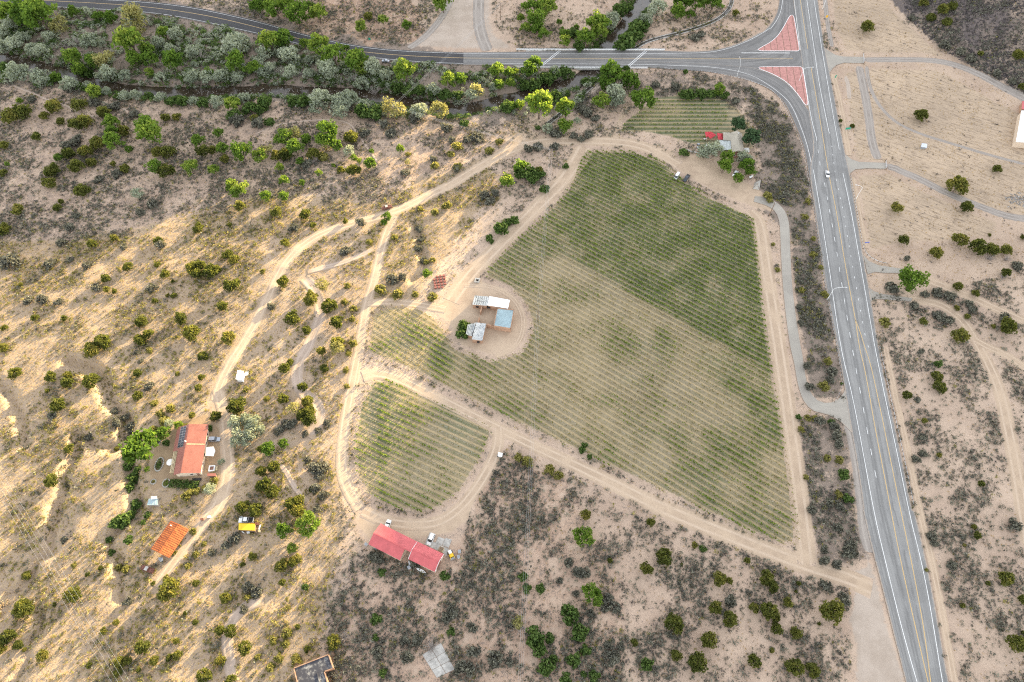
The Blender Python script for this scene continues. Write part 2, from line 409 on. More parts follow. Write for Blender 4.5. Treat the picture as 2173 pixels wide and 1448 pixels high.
M_ALU = plain('aluminium', (.62,.63,.64), .4, .7, var=.05)
M_REDROOF = plain('red_metal_roof', (.50,.11,.115), .5, .1, var=.07, scale=.4)
M_REDROOF2 = plain('clay_red_metal_roof', (.32,.125,.095), .5, .1, var=.07, scale=.4)
M_CANOPY = plain('red_canvas', (.62,.07,.09), .8, var=.06, trans=.25)
M_YELROOF = plain('yellow_sheet', (.80,.52,.03), .5, var=.06)
M_TANROOF = plain('tan_metal_roof', (.40,.36,.29), .6, var=.06, scale=.4)
M_BRICKW = plain('brown_wall', (.26,.14,.10), .9, var=.15)
M_BLUETIN = plain('blue_grey_tin', (.36,.47,.50), .45, .25, var=.08, scale=.35)
M_POLY = plain('ribbed_polycarbonate', (.45,.49,.48), .35, var=.06)
b = NB('rust_roof'); n = b.noise(.8, 4, .75); n2 = b.noise(.5, 3, .7, stretch=(3,.3,1), rot=-.9)
M_RUSTROOF = b.out(b.mix(b.ramp(n2, .35, .7), b.mix(b.ramp(n, .3, .7), (.52,.175,.055), (.40,.12,.04)), (.27,.075,.03)), .85)
b = NB('torn_tin'); n = b.noise(.5, 4, .8); n2 = b.noise(1.3, 3, .7)
M_TORN = b.out(b.mix(b.ramp(n2, .55, .62), b.mix(b.ramp(n, .35, .65), (.55,.56,.55), (.34,.37,.38)), (.10,.09,.085)), .6, metal=.2)
b = NB('tar_roof'); n = b.noise(.35, 5, .8); n2 = b.noise(1.6, 3, .7)
M_TAR = b.out(b.mix(b.ramp(n, .48, .70), (.055,.055,.065), b.mix(n2, (.42,.40,.36), (.25,.25,.25))), .9)
M_BRICKP = plain('red_brick_stack', (.30,.115,.095), .9, var=.2, scale=2)
M_WHITEROOF = plain('white_roof_coat', (.82,.82,.81), .6, var=.04, scale=.5)
M_GREEN_SIGN = plain('green_sign_face', (.02,.30,.20), .4, var=.03)
M_YEL_SIGN = plain('yellow_sign_face', (.80,.42,.02), .4, var=.03)
M_BLUE_SIGN = plain('blue_sign_face', (.10,.15,.50), .4, var=.03)
M_ROCK = plain('river_stone', (.36,.33,.30), .85, var=.3, scale=1.2)
M_BASALT = plain('basalt_rock', (.085,.072,.07), .95, var=.3, scale=.8)
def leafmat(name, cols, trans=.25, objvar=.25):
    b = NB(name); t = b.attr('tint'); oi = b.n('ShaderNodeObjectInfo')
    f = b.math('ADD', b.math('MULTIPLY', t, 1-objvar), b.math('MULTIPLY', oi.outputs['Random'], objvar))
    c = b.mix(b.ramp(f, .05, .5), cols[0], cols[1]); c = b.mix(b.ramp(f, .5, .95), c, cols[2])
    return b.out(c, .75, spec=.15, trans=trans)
L_JUN = leafmat('juniper_leaf', [(.065,.088,.026),(.16,.18,.047),(.34,.31,.09)], .66, .4)
L_COT = leafmat('cottonwood_leaf', [(.07,.135,.024),(.15,.245,.042),(.32,.385,.08)], .60, .45)
L_OLI = leafmat('olive_leaf', [(.20,.24,.18),(.33,.37,.29),(.48,.52,.42)], .45, .35)
L_PIN = leafmat('pine_needle', [(.032,.062,.03),(.055,.098,.042),(.09,.14,.06)], .15)
L_PALE = leafmat('pale_willow_leaf', [(.22,.22,.085),(.34,.33,.14),(.46,.43,.22)], .55)
L_SAGE = leafmat('sage_leaf', [(.075,.075,.064),(.15,.15,.12),(.27,.265,.21)], .3, 0)
L_GREY = leafmat('grey_brush', [(.08,.07,.065),(.145,.128,.116),(.23,.205,.185)], .2, 0)
L_RABB = leafmat('rabbitbrush_leaf', [(.14,.145,.042),(.26,.255,.08),(.40,.37,.14)], .55, 0)
L_WILL = leafmat('willow_leaf', [(.050,.092,.024),(.095,.155,.04),(.155,.22,.065)], .4, 0)
L_GRAS = leafmat('dry_grass_blade', [(.23,.17,.085),(.38,.285,.13),(.54,.42,.20)], .5, 0)
L_VINE = leafmat('vine_leaf', [(.075,.13,.022),(.14,.21,.036),(.23,.29,.055)], .5, .15)
L_VINE2 = leafmat('sparse_vine_leaf', [(.15,.115,.055),(.25,.22,.07),(.30,.30,.085)], .40, .15)
# ------------------------------------------------------------------ ground sheet
def axis(lo, hi, step, far):
    c = np.arange(lo, hi+step/2, step); g = []; d = step; x = 0
    while x < far: d = min(d*1.25, 45); x += d; g.append(x)
    g = np.array(g); return np.r_[lo-g[::-1], c, hi+g]
GX = axis(-400, 400, 1.4, 4200); GY = axis(10, 470, 1.4, 4200)
def zones(x, y):
    """litter, red soil, dry grass, basalt shares of the bare ground"""
    u, v = proj(x, y, 0); behind = y < 5
    un = u+16*vn(x, y, 14, 21)+8*vn(x, y, 4, 22); v_n = v+16*vn(x, y, 14, 23)+8*vn(x, y, 4, 24)
    L = np.full(x.shape, .50); R = np.full(x.shape, .12); Gs = np.zeros(x.shape); B = np.zeros(x.shape)
    def put(poly, l=None, r=None, g=None, b=None):
        m = inpoly(un, v_n, poly)
        for arr, q in ((L, l), (R, r), (Gs, g), (B, b)):
            if q is not None: arr[m] = q
    put([(-300,520),(250,500),(560,420),(800,430),(1030,340),(1050,420),(860,640),(760,700),(720,1100),(640,1600),(-300,1600)], .38, .1, .85)
    put([(560,500),(780,460),(780,700),(700,1100),(600,1300),(560,900)], .45, .1, .6)
    put([(-300,170),(560,200),(1000,260),(1040,330),(800,420),(560,420),(250,500),(-300,520)], .58, .3, .1)
    put([(-300,-100),(560,30),(1000,130),(1180,150),(1290,150),(1240,230),(1080,250),(880,240),(560,215),(-300,160)], .95, .15, 0)
    put([(1850,640),(2500,600),(2500,1600),(2010,1600)], .44, .05, 0)
    put([(1770,-100),(1900,-100),(2500,300),(2500,620),(1850,640),(1800,300)], .12, .05, .1)
    put([(1060,960),(1300,1070),(1780,1250),(1790,1600),(1400,1600),(1000,1600),(980,1150)], .48, .15, 0)
    put([(1060,960),(1180,1010),(1330,1250),(1300,1600),(640,1600),(740,1200),(980,1150)], .52, .5, 0)
    put([(1560,170),(1650,210),(1710,330),(1790,830),(1720,840),(1680,500),(1620,420),(1600,260)], .85, .05, 0)
    put([(1690,870),(1800,900),(1830,1190),(1740,1200)], .72, .05, 0)
    put([(1050,-50),(1640,-50),(1640,60),(1540,100),(1100,100)], .45, .2, 0)
    put([(1270,150),(1560,160),(1600,260),(1520,210),(1320,220)], .68, .15, 0)
    put([(560,30),(860,-50),(900,60),(850,95),(640,60)], .55, .9, .1)
    inl = (x > np.interp(-y, [-p[1] for p in LAVA], [p[0] for p in LAVA])) & (y > 150)
    B[inl] = np.clip(.35+.9*vn(x[inl], y[inl], 30, 25)+.6*vn(x[inl], y[inl], 9, 26), .1, 1); L[inl] = .75
    L[behind] = .5; R[behind] = .2; Gs[behind] = np.where(x[behind] < -30, .7, 0)
    return np.stack([L, R, Gs, B], -1)
def set_zone(me, x, y):
    a = me.attributes.new('zone', 'FLOAT_COLOR', 'POINT'); a.data.foreach_set('color', zones(x, y).astype(np.float32).ravel())
def fattr(me, name, vals):
    a = me.attributes.new(name, 'FLOAT', 'POINT'); a.data.foreach_set('value', np.asarray(vals, np.float32))
XX, YY = np.meshgrid(GX, GY); HH = hgt(XX, YY)
nx_, ny_ = len(GX), len(GY)
idx = np.arange(nx_*ny_).reshape(ny_, nx_)
fc = np.stack([idx[:-1,:-1], idx[:-1,1:], idx[1:,1:], idx[1:,:-1]], -1).reshape(-1, 4)
me = np_mesh('ground', np.stack([XX, YY, HH], -1).reshape(-1, 3), fc, mats=M_GROUND, smooth=True)
set_zone(me, XX.ravel(), YY.ravel())
tag(mobj('ground', me), kind='structure')
# ------------------------------------------------------------------ surface patches
PN = [0]
def patch(name, poly_px, mat, dz=.06, fade=3.0, extra=None, world=False):
    """drape a polygon over the ground on the ground's own 1 m lattice"""
    PN[0] += 1; dz = .02+.003*PN[0]
    P = poly_px if world else W(poly_px)
    xs = [p[0] for p in P]; ys = [p[1] for p in P]
    m = (XX >= min(xs)-2) & (XX <= max(xs)+2) & (YY >= min(ys)-2) & (YY <= max(ys)+2)
    ins = np.zeros(XX.shape, bool); ins[m] = inpoly(XX[m], YY[m], P)
    cell = ins[:-1,:-1] | ins[:-1,1:] | ins[1:,1:] | ins[1:,:-1]
    q = np.stack([idx[:-1,:-1][cell], idx[:-1,1:][cell], idx[1:,1:][cell], idx[1:,:-1][cell]], -1)
    used, inv = np.unique(q, return_inverse=True); q = inv.reshape(-1, 4)
    x = XX.ravel()[used]; y = YY.ravel()[used]; z = HH.ravel()[used]
    d = segdist(x, y, P, True); d = np.where(inpoly(x, y, P), d, -d)
    me = np_mesh(name, np.c_[x, y, z+np.where(d < .35, -.10, dz)], q, mats=mat, smooth=True)
    fattr(me, 'edge', np.clip(d/fade, -.3, 1.2)); fattr(me, 'across', np.full(len(x), 9.0)); set_zone(me, x, y)
    if extra:
        for k, fn in extra.items(): fattr(me, k, fn(x, y))
    return tag(mobj(name, me), kind='structure')
TN = [0]
def track(name, px, width, mat, dz=.09, step=1.5, n=9, wob=.5, world=False):
    TN[0] += 1; dz = .085+.004*TN[0]
    p = smoothline(px if world else [at(*q)[:2] for q in px], step); nn = normals(p)
    k = np.arange(len(p)); w0 = np.interp(np.linspace(0, 1, len(p)), np.linspace(0, 1, len(np.atleast_1d(width))), np.atleast_1d(width))/2
    s = np.linspace(-1, 1, n); V = []; E = []; A = []
    wl = w0*(1.25+.12*wob*vn(k*step, k*0, 5, 31)); 
    for t in s:
        q = p+nn*(t*wl)[:,None]; V.append(np.c_[q, hgt(q[:,0], q[:,1])+(dz if abs(t) < .99 else -.12)]); E.append(np.full(len(p), (1-abs(t))*2.2)); A.append(np.full(len(p), t*1.15))
    L_ = np.minimum(k, k[::-1])*step; fe = np.clip(L_/5.0, -.0, 1) if mat in (M_WASH,) else np.clip(.3+L_/4, 0, 1)
    V = np.stack(V, 1); E = np.stack(E, 1)*fe[:,None]; A = np.stack(A, 1); m = len(p)
    i = np.arange(m*n).reshape(m, n); q = np.stack([i[:-1,:-1], i[1:,:-1], i[1:,1:], i[:-1,1:]], -1).reshape(-1, 4)[:, ::-1]
    me = np_mesh(name, V.reshape(-1, 3), q, mats=mat, smooth=True)
    fattr(me, 'edge', np.clip(E.ravel(), -.2, 1.2)); fattr(me, 'across', A.ravel()); set_zone(me, V[...,0].ravel(), V[...,1].ravel())
    return tag(mobj(name, me), kind='structure')
ROWA = math.atan2(*(np.array(W([(1480,413)])[0])-np.array(W([(1597,466)])[0]))[::-1])
_a1 = np.array(W([(1480,413),(1597,466),(1460,693),(1639,787),(802,651),(930,737),(938,822),(1050,889)]))
ROWA = float(np.mean([math.atan2(_a1[i][1]-_a1[i+1][1], _a1[i][0]-_a1[i+1][0]) for i in (0, 2, 4, 6)]))
_a2 = np.array(W([(760,940),(839.4,978.7),(756.6,1032.8),(859.3,1083.6)]))
ROWB = float(np.mean([math.atan2(_a2[i][1]-_a2[i+1][1], _a2[i][0]-_a2[i+1][0]) for i in (0, 2)]))
print('ROW ANGLES', math.degrees(ROWA), math.degrees(ROWB))
SPA, SPB, SPC = 2.62, 2.75, 3.4
VY_A = [(1243,322),(1290,320),(1340,322),(1400,340),(1428,362),(1480,405),(1600,462),(1612,560),(1626,690),(1642,790),(1660,900),(1684,1040),(1697,1120),(1698,1150),(1660,1160),(1550,1112),(1400,1043),(1240,966),(1090,897),(1045,874),(960,832),(900,800),(830,770),(782,752),(780,715),(790,665),(830,648),(890,652),(930,678),(968,738),(1040,764),(1105,746),(1128,700),(1115,650),(1080,610),(1030,590),(1030,572),(1062,540),(1100,503),(1150,460),(1190,420),(1217,380),(1233,335)]
VY_B = [(790,806),(835,806),(900,834),(1040,903),(1046,925),(1018,985),(982,1042),(935,1080),(885,1092),(830,1078),(780,1054),(756,1015),(748,940),(760,865)]
VY_C = [(1322,262),(1360,235),(1385,215),(1450,208),(1505,205),(1540,232),(1548,252),(1525,275),(1500,292),(1500,308),(1455,300),(1420,290),(1370,278),(1318,278)]
def green_a(x, y):
    u, v = proj(x, y, 0); d = v-(790+(u-1640)*.555)          # the darker block lies above the mid lane
    g = np.where(d < 0, .95+.1*vn(x, y, 25, 41), .42+.3*vn(x, y, 20, 42)+.35*sst(1450, 1650, u)*sst(1000, 880, v))
    g = g*np.where(d < 0, .55+.45*sst(1050, 1450, u+.5*(600-v)), 1)
    g = np.maximum(g, 1.25*np.exp(-((u-935)/30)**2-((v-760)/60)**2))
    return np.clip(g+.25*vn(x, y, 9, 43), 0, 1.5)
MV_A = vine_floor('vineyard_soil', ROWA, SPA, .5*SPA, .4); MV_B = vine_floor('lower_vineyard_soil', ROWB, SPB, .5*SPB, .4); MV_C = vine_floor('upper_vineyard_soil', math.pi, SPC, .5*SPC, .8)
patch('vineyard_floor', VY_A, MV_A, .05, 3, {'green': green_a})
patch('vineyard_floor', VY_B, MV_B, .05, 3, {'green': lambda x, y: np.clip(.45+.5*vn(x, y, 16, 44)+.8*np.exp(-((proj(x, y)[0]-812)/10)**2), 0, 1.4)})
patch('vineyard_floor', [(1300,285),(1322,255),(1360,228),(1385,205),(1450,196),(1520,196),(1565,225),(1600,262),(1605,320),(1560,330),(1500,318),(1455,306),(1420,294),(1370,284)], MV_C, .05, 4, {'green': lambda x, y: np.clip(1.0+.5*vn(x, y, 14, 45)-.9*sst(1535, 1570, proj(x, y)[0]), 0, 1.4)})
patch('field', [(1785,150),(1850,140),(1990,145),(2060,180),(2120,215),(2200,250),(2400,330),(2400,520),(2173,470),(2060,440),(1960,395),(1880,350),(1810,345),(1795,250)], M_FIELD, .05, 6)
patch('field', [(1755,-40),(1880,-40),(1900,20),(1985,100),(2030,130),(1960,118),(1850,118),(1790,112),(1765,60)], M_FIELD, .05, 6)
patch('field', [(1808,365),(1890,362),(1960,400),(2060,445),(2130,470),(2120,505),(2000,520),(1920,520),(1840,545),(1822,450)], M_FIELD, .05, 6)
patch('gravel_lot', [(835,104),(875,94),(900,68),(928,30),(950,-20),(1055,-20),(1050,40),(1060,72),(1088,90),(1105,108),(1040,112),(960,110),(900,107)], M_GRAVEL, .06, 9)
patch('gravel_lot', Z('P', [(800,230),(830,480),(640,560),(740,650),(720,780),(680,950),(740,1150),(730,1500),(1230,1500),(1060,980),(980,650),(880,300)]), M_GRAVEL, .06, 4)
patch('parking_lot', [(1418,350),(1450,322),(1480,322),(1520,345),(1545,360),(1570,378),(1605,392),(1650,425),(1665,445),(1640,455),(1600,445),(1560,430),(1500,402),(1455,378)], M_DIRT, .07, 4)
patch('yard', Z('I', [(1240,780),(1320,850),(1400,700),(1480,610),(1620,560),(1720,620),(1800,720),(1810,960),(1740,1060),(1640,1120),(1400,1190),(1200,1260),(1185,1150),(1215,950),(1235,860)]), M_YARD, .07, 2.5)
patch('dirt_clearing', [(905,650),(930,640),(965,610),(990,592),(1020,590),(1075,608),(1112,640),(1128,690),(1112,735),(1060,765),(975,740),(945,690),(925,672)], M_DIRT, .06, 4)
patch('dirt_clearing', [(770,1075),(830,1085),(900,1096),(960,1070),(1000,1020),(1020,985),(1050,920),(1085,925),(1060,980),(1020,1050),(1000,1110),(960,1140),(900,1150),(780,1160),(745,1110)], M_DIRT, .06, 4)
patch('dirt_clearing', [(415,865),(445,835),(462,835),(475,860),(485,890),(470,880),(440,880),(405,900),(390,890)], M_DIRT, .06, 3)
patch('dirt_clearing', [(1060,300),(1085,275),(1120,268),(1150,285),(1260,292),(1300,262),(1320,225),(1350,205),(1362,215),(1330,255),(1315,285),(1440,320),(1430,345),(1380,325),(1240,312),(1120,318)], M_DIRT, .05, 4)
# ------------------------------------------------------------------ tracks
track('dirt_track', [(1440,352),(1385,318),(1330,302),(1250,299),(1180,299),(1120,306),(1075,322),(1040,342),(1000,366),(950,396),(900,420),(850,445),(790,465),(730,479),(670,500),(625,533),(592,580),(570,630),(545,680),(515,730),(482,782),(462,828),(455,850)], [8,8.5,8.5,8,6.5,5.4,4.8,4.5,4.3,4.5], M_DIRT)
track('dirt_track', [(838,458),(822,490),(806,540),(796,590),(780,640),(770,690),(760,750),(748,810),(738,860),(728,930),(725,980),(733,1030),(765,1080)], [5,4.6,4.6,5,5.5], M_DIRT)
track('dirt_track', [(1240,312),(1222,345),(1195,385),(1165,415),(1120,460),(1070,510),(1020,560),(985,600),(958,640)], [11,10,8,8,9], M_DIRT)
track('dirt_track', [(985,606),(1040,606),(1085,628),(1108,660),(1112,700),(1095,738),(1050,757)], 2.8, M_DIRT, .10)
track('dirt_track', [(770,800),(800,790),(850,805),(910,836),(960,860),(1050,906),(1120,941),(1200,978),(1300,1026),(1400,1077),(1500,1118),(1600,1158),(1700,1197),(1790,1224),(1850,1250)], [6,5,5,6,7.5,7.5,7.5], M_DIRT)
track('dirt_track', [(1057,908),(1058,945),(1040,990),(1010,1040),(975,1082),(930,1112),(870,1115),(820,1108),(770,1085)], 5, M_DIRT, .11)
track('dirt_track', [(1590,448),(1612,470),(1624,560),(1640,660),(1658,780),(1675,900),(1690,1000),(1702,1100),(1712,1200)], 7.5, M_DIRT)
track('dirt_track', [(462,828),(472,868),(480,900),(480,940),(486,985),(480,1030),(462,1075),(430,1110),(400,1150),(368,1195),(330,1245)], [5,5,5.5,6,6,4.5,4], M_DIRT, .10)
track('dirt_track', [(780,645),(820,640),(880,645),(945,658)], 4.5, M_DIRT)
track('dirt_track', Z('H', [(1150,830),(1400,910),(1700,1030),(2134,1230),(2300,1300)]), 5.5, M_DIRT)
track('dirt_track', Z('H', [(1200,1050),(1380,1070),(1500,1110),(1650,1230),(1740,1380)])+Z('L', [(1850,200),(1950,450),(2000,700),(2060,1000),(2134,1448),(2180,1700)]), [5,5,6,6,6], M_DIRT)
track('dirt_track', Z('L', [(1730,0),(1830,60),(2000,130),(2134,230),(2300,330)]), 4.5, M_DIRT, .10)
track('gravel_track', Z('D', [(840,487),(1100,484),(1400,487),(1600,530),(1800,615),(1950,700),(2134,795),(2350,920)]), [5,5,6,7,7], M_TRACKG)
track('gravel_track', Z('D', [(1010,1342),(1120,1370)])+Z('H', [(1100,0),(1300,80),(1500,190),(1800,310),(2000,380),(2134,400),(2300,410)]), 5, M_TRACKG)
track('gravel_track', Z('L', [(720,660),(760,800),(800,1000),(850,1448)])+Z('P', [(850,180),(900,400)]), 6, M_TRACKG, .06)
track('gravel_track', [(1035,108),(1022,80),(1014,40),(1018,-30)], 8, M_TRACKG)
track('gravel_track', [(868,103),(905,78),(945,30),(968,-30)], 5, M_TRACKG)
track('road_verge', Z('D', [(800,540),(845,750),(880,950),(900,1150),(950,1290)]), 5, M_TRACKG)
track('road_verge', Z('D', [(690,620),(715,700),(720,800)]), 2.5, M_GRAVEL)
track('road_verge', Z('L', [(1010,60),(1085,430),(1190,880),(1285,1380)])+Z('P', [(1385,450),(1465,850),(1570,1448)]), 3, M_DIRT)
track('road_verge', Z('D', [(520,-40),(545,200),(580,380)]), 3, M_TRACKG)
track('road_verge', Z('D', [(590,600),(650,850),(690,1100),(720,1260)]), 3.5, M_DIRT)
track('road_verge', Z('H', [(745,60),(795,340),(850,640)]), 3.5, M_DIRT)
track('footpath', Z('D', [(860,540),(880,700),(960,860),(1100,1000),(1300,1090),(1600,1180),(1900,1270),(2134,1330)]), 2.2, M_TRACKG)
track('sandy_wash', Z('F', [(400,880),(480,960),(530,1080),(540,1200),(470,1340)])+Z('J', [(440,60),(350,200),(340,330),(380,430),(480,500),(540,590),(500,700),(430,790)]), 5, M_WASH, .06)
track('sandy_wash', Z('J', [(200,1000),(270,1100),(330,1210),(430,1330)]), 2, M_WASH, .06)
track('sandy_wash', Z('M', [(2134,780),(1990,830),(1880,930),(1830,1080),(1850,1250),(1880,1448)]), 4, M_WASH, .06)
track('sandy_wash', Z('F', [(120,540),(60,620),(330,720)]) if False else Z('F', [(960,640),(880,690),(700,760),(540,800),(430,830)]), 3, M_WASH, .06)
track('footpath', Z('B', [(0,1090),(180,1010),(400,980),(620,965),(760,990),(820,1060),(900,1180),(1000,1320)]), 1.1, M_WASH, .06)
track('footpath', Z('A', [(100,690),(300,770),(420,830),(560,860),(640,930),(760,950),(900,910),(1000,870),(1040,920)]), 1.3, M_WASH, .06)
# ------------------------------------------------------------------ paved roads
def ribbon(name, Lpx, Rpx, mat, z, parent=None, kind='structure', step=3.0):
    """sheet between two edge lines given in the picture"""
    a = smoothline(W(Lpx, z), .5); b_ = smoothline(W(Rpx, z), .5)
    n = int(max(np.hypot(*np.diff(a, axis=0).T).sum(), 1)/step)+2
    def rs(p):
        d = np.r_[0, np.cumsum(np.hypot(*np.diff(p, axis=0).T))]; t = np.linspace(0, d[-1], n); return np.c_[np.interp(t, d, p[:,0]), np.interp(t, d, p[:,1])]
    a, b_ = rs(a), rs(b_); k = 7; t = np.linspace(0, 1, k)
    V = a[:,None,:]*(1-t)[None,:,None]+b_[:,None,:]*t[None,:,None]
    V = np.concatenate([V, np.full(V.shape[:2]+(1,), z)], -1)
    i = np.arange(n*k).reshape(n, k); q = np.stack([i[:-1,:-1], i[1:,:-1], i[1:,1:], i[:-1,1:]], -1).reshape(-1, 4)
    e1 = V[1,0]-V[0,0]; e2 = V[0,1]-V[0,0]
    if e1[0]*e2[1]-e1[1]*e2[0] < 0: q = q[:, ::-1]
    me = np_mesh(name, V.reshape(-1, 3), q, mats=mat, smooth=True); fattr(me, 'across', np.tile(t*2-1, n))
    o = mobj(name, me, parent)
    if kind: o['kind'] = kind
    return o
def sheet(name, px, mat, z, parent=None, kind='structure', round_=False):
    P = W(px, z)
    if round_: P = [tuple(q) for q in smoothline(P+[P[0]], 1.0, 2)[:-1]]
    t = tessellate_polygon([[Vector((p[0], p[1], 0)) for p in P]]); V = [(p[0], p[1], z) for p in P]; f = []
    for a, b_, c in t:
        if (V[b_][0]-V[a][0])*(V[c][1]-V[a][1])-(V[b_][1]-V[a][1])*(V[c][0]-V[a][0]) < 0: b_, c = c, b_
        f.append((a, b_, c))
    me = np_mesh(name, V, f, mats=mat); fattr(me, 'across', np.zeros(len(V))); o = mobj(name, me, parent)
    if kind: o['kind'] = kind
    return o
def stripe(name, px, w, mat, z, parent, t0=0.0, t1=1.0):
    p = smoothline(W(px, z), 2.0); m = len(p); p = p[int(t0*m):max(int(t0*m)+2, int(t1*m))]; nn = normals(p)*w/2
    V = np.concatenate([np.c_[p-nn, np.full(len(p), z)], np.c_[p+nn, np.full(len(p), z)]]); m = len(p); i = np.arange(m)
    q = np.stack([i[:-1], i[1:], m+i[1:], m+i[:-1]], -1)
    return mobj(name, np_mesh(name, V, q, mats=mat), parent)
def dashes(px, on, off, w, mat, z, parent, start=0.0):
    p = smoothline(W(px, z), .5); d = np.r_[0, np.cumsum(np.hypot(*np.diff(p, axis=0).T))]; s = start
    while s+on < d[-1]:
        a = np.array([np.interp(s, d, p[:,0]), np.interp(s, d, p[:,1])]); b_ = np.array([np.interp(s+on, d, p[:,0]), np.interp(s+on, d, p[:,1])])
        t = (b_-a)/np.linalg.norm(b_-a); n_ = np.array([-t[1], t[0]])*w/2
        me = np_mesh('lane_dash', [(*(a-n_), z), (*(b_-n_), z), (*(b_+n_), z), (*(a+n_), z)], [(0,1,2,3)], mats=mat); mobj('lane_dash', me, parent); s += on+off
ZR = .26
HL = [(1683,-60)]+Z('D', [(268,0),(330,430),(400,950),(440,1200)])+Z('H', [(395,0),(440,300),(500,750),(560,1100),(630,1448)])+Z('L', [(680,370),(735,720),(785,1000),(850,1448)])+Z('P', [(820,0),(900,350),(980,650),(1060,980),(1180,1448),(1260,1760)])
HR = [(1731,-60)]+Z('D', [(465,0),(520,390),(560,570),(650,1050),(700,1300)])+Z('H', [(720,0),(770,300),(830,680),(890,1000),(960,1448)])+Z('L', [(1030,430),(1130,880),(1240,1448)])+Z('P', [(1235,0),(1340,450),(1420,850),(1520,1448),(1600,1760)])
hwy = ribbon('highway', HL, HR, M_HWY, ZR)
# western road: new dark asphalt, then the older stretch and the bridge deck
RN = Z('A', [(-200,-70),(300,-45),(850,-12),(1150,5),(1500,42),(1800,100),(2134,178)])+Z('B', [(250,232),(500,298),(750,352),(1000,388),(1300,412),(1690,424)])
RS = Z('A', [(-200,10),(250,52),(700,78),(1100,98),(1400,135),(1700,196),(2134,292)])+Z('B', [(400,380),(650,428),(900,472),(1200,502),(1500,520),(1690,525)])
road_w = ribbon('road', RN, RS, M_NEW, .24)
road_e = ribbon('road', Z('B', [(1690,424),(2134,420)])+Z('C', [(380,408),(800,405),(1180,408),(1500,420),(1700,402),(1900,335),(2040,255)])+Z('D', [(0,275),(60,225),(105,170),(140,100),(158,0),(162,-160)]), Z('B', [(1690,525),(2134,530)])+Z('C', [(380,545),(800,548),(1200,546),(1500,552),(1800,560)])+Z('D', [(20,572),(330,560),(400,520),(330,400),(290,120),(268,0),(262,-160)]), M_RD, .244)
Z8 = lambda L: ZZ((1500,0), 5.569, L)
ramp = ribbon('slip_road', Z('C', [(1100,546),(1400,565)])+Z8([(0,845),(300,890),(500,945),(650,1005),(800,1095),(930,1215)])+Z('D', [(320,1090),(365,1220),(400,1448)])+Z('H', [(440,300)]), Z('C', [(1100,500),(1500,510)])+Z8([(300,780),(560,800),(660,838),(800,895),(960,990),(1100,1160),(1170,1265),(1230,1330)])+Z('D', [(430,1080),(460,1200),(500,1448)])+Z('H', [(470,300)]), M_RD, .25)
acc = ribbon('access_road', Z('G', [(1990,215)])+Z('H', [(60,222),(175,290),(235,400),(243,600),(255,900),(290,1200),(330,1448)])+Z('L', [(340,100),(365,300),(400,430),(480,515),(600,515),(680,440),(690,380)]), Z('G', [(1980,260)])+Z('H', [(60,290),(130,340),(160,430),(165,600),(180,900),(210,1200),(245,1448)])+Z('L', [(275,180),(300,350),(345,500),(430,590),(540,600),(660,670),(745,760)]), M_PALE, .236)
sheet('driveway', Z('D', [(519,385),(560,415),(610,445),(670,458),(840,462),(840,512),(680,508),(620,525),(585,555),(555,600)]), M_PALE, .24)
sheet('driveway', Z('D', [(690,1250),(740,1290),(800,1310),(1020,1318),(1015,1366),(860,1362),(770,1370),(730,1400),(715,1440)]), M_PALE, .24)
sheet('driveway', Z('H', [(835,690),(880,740),(960,775),(1190,808),(1180,838),(1000,835),(930,828),(870,845),(858,800)]), M_PALE, .24)
sheet('driveway', Z('H', [(880,955),(920,985),(1000,1008),(1230,1040),(1220,1068),(1010,1050),(930,1045),(898,1068)]), M_PALE, .24)
zm = .262
E = hwy
def LN(px, mat=M_WHITE, w=.22, **k): stripe('lane_line', px, w, mat, zm+.004, E, **k)
LN(Z('D', [(272,-20),(325,405)])); LN(Z('D', [(347,545),(410,950),(455,1115)]))
LN(Z('D', [(432,-20),(500,400),(560,760),(640,1210)]))
LN(Z('D', [(375,-20),(445,450),(480,700),(560,1080)]))
LN(Z('D', [(322,-20),(385,395)]), M_YEL, .32); LN(Z('D', [(412,545),(490,1000),(562,1448)])+Z('H', [(610,300),(660,600),(720,950),(770,1200),(803,1448)])+Z('L', [(850,250),(930,720),(1000,1080),(1070,1448)])+Z('P', [(1130,430),(1210,800),(1290,1150),(1372,1500),(1430,1760)]), M_YEL, .34)
LN(Z('H', [(772,1215),(815,1330),(850,1448)])+Z('L', [(870,130),(900,230),(960,500),(1050,950),(1150,1448)])+Z('P', [(1230,500),(1310,930),(1350,1200),(1385,1500),(1440,1760)]), M_YEL, .34)
LN(Z('H', [(430,0),(490,350),(560,800),(650,1448)])+Z('L', [(740,420),(830,900),(930,1448)])+Z('P', [(1035,560),(1150,1030),(1290,1520),(1360,1760)]))
LN(Z('H', [(670,30),(740,350),(800,700),(870,1100),(930,1448)])+Z('L', [(1000,420),(1100,880),(1215,1448)])+Z('P', [(1300,450),(1380,850),(1485,1520),(1550,1760)]))
dashes(Z('D', [(455,1115),(500,1448)])+Z('H', [(500,0),(560,320),(610,600),(680,1050),(745,1448)])+Z('L', [(815,450),(880,820),(945,1150)]), 3.0, 6.6, .2, M_WHITE, zm+.004, E)
dashes(Z('D', [(580,1180),(612,1448)])+Z('H', [(650,220),(700,500),(760,850),(820,1190),(860,1400),(885,1448)]), 1.2, 5.4, .2, M_WHITE, zm+.004, E)
E = road_w; zm = .242
LN(Z('A', [(-200,-30),(250,-2),(700,22),(1100,46),(1500,96),(1800,152),(2134,235)])+Z('B', [(250,285),(500,350),(750,405),(1000,434),(1300,456),(1690,470)]), M_YEL, .34)
LN(Z('A', [(-200,-58),(300,-33),(850,0),(1150,16),(1500,54),(1800,113),(2134,191)])+Z('B', [(250,245),(500,310),(750,364),(1000,400),(1300,421),(1690,433)]))
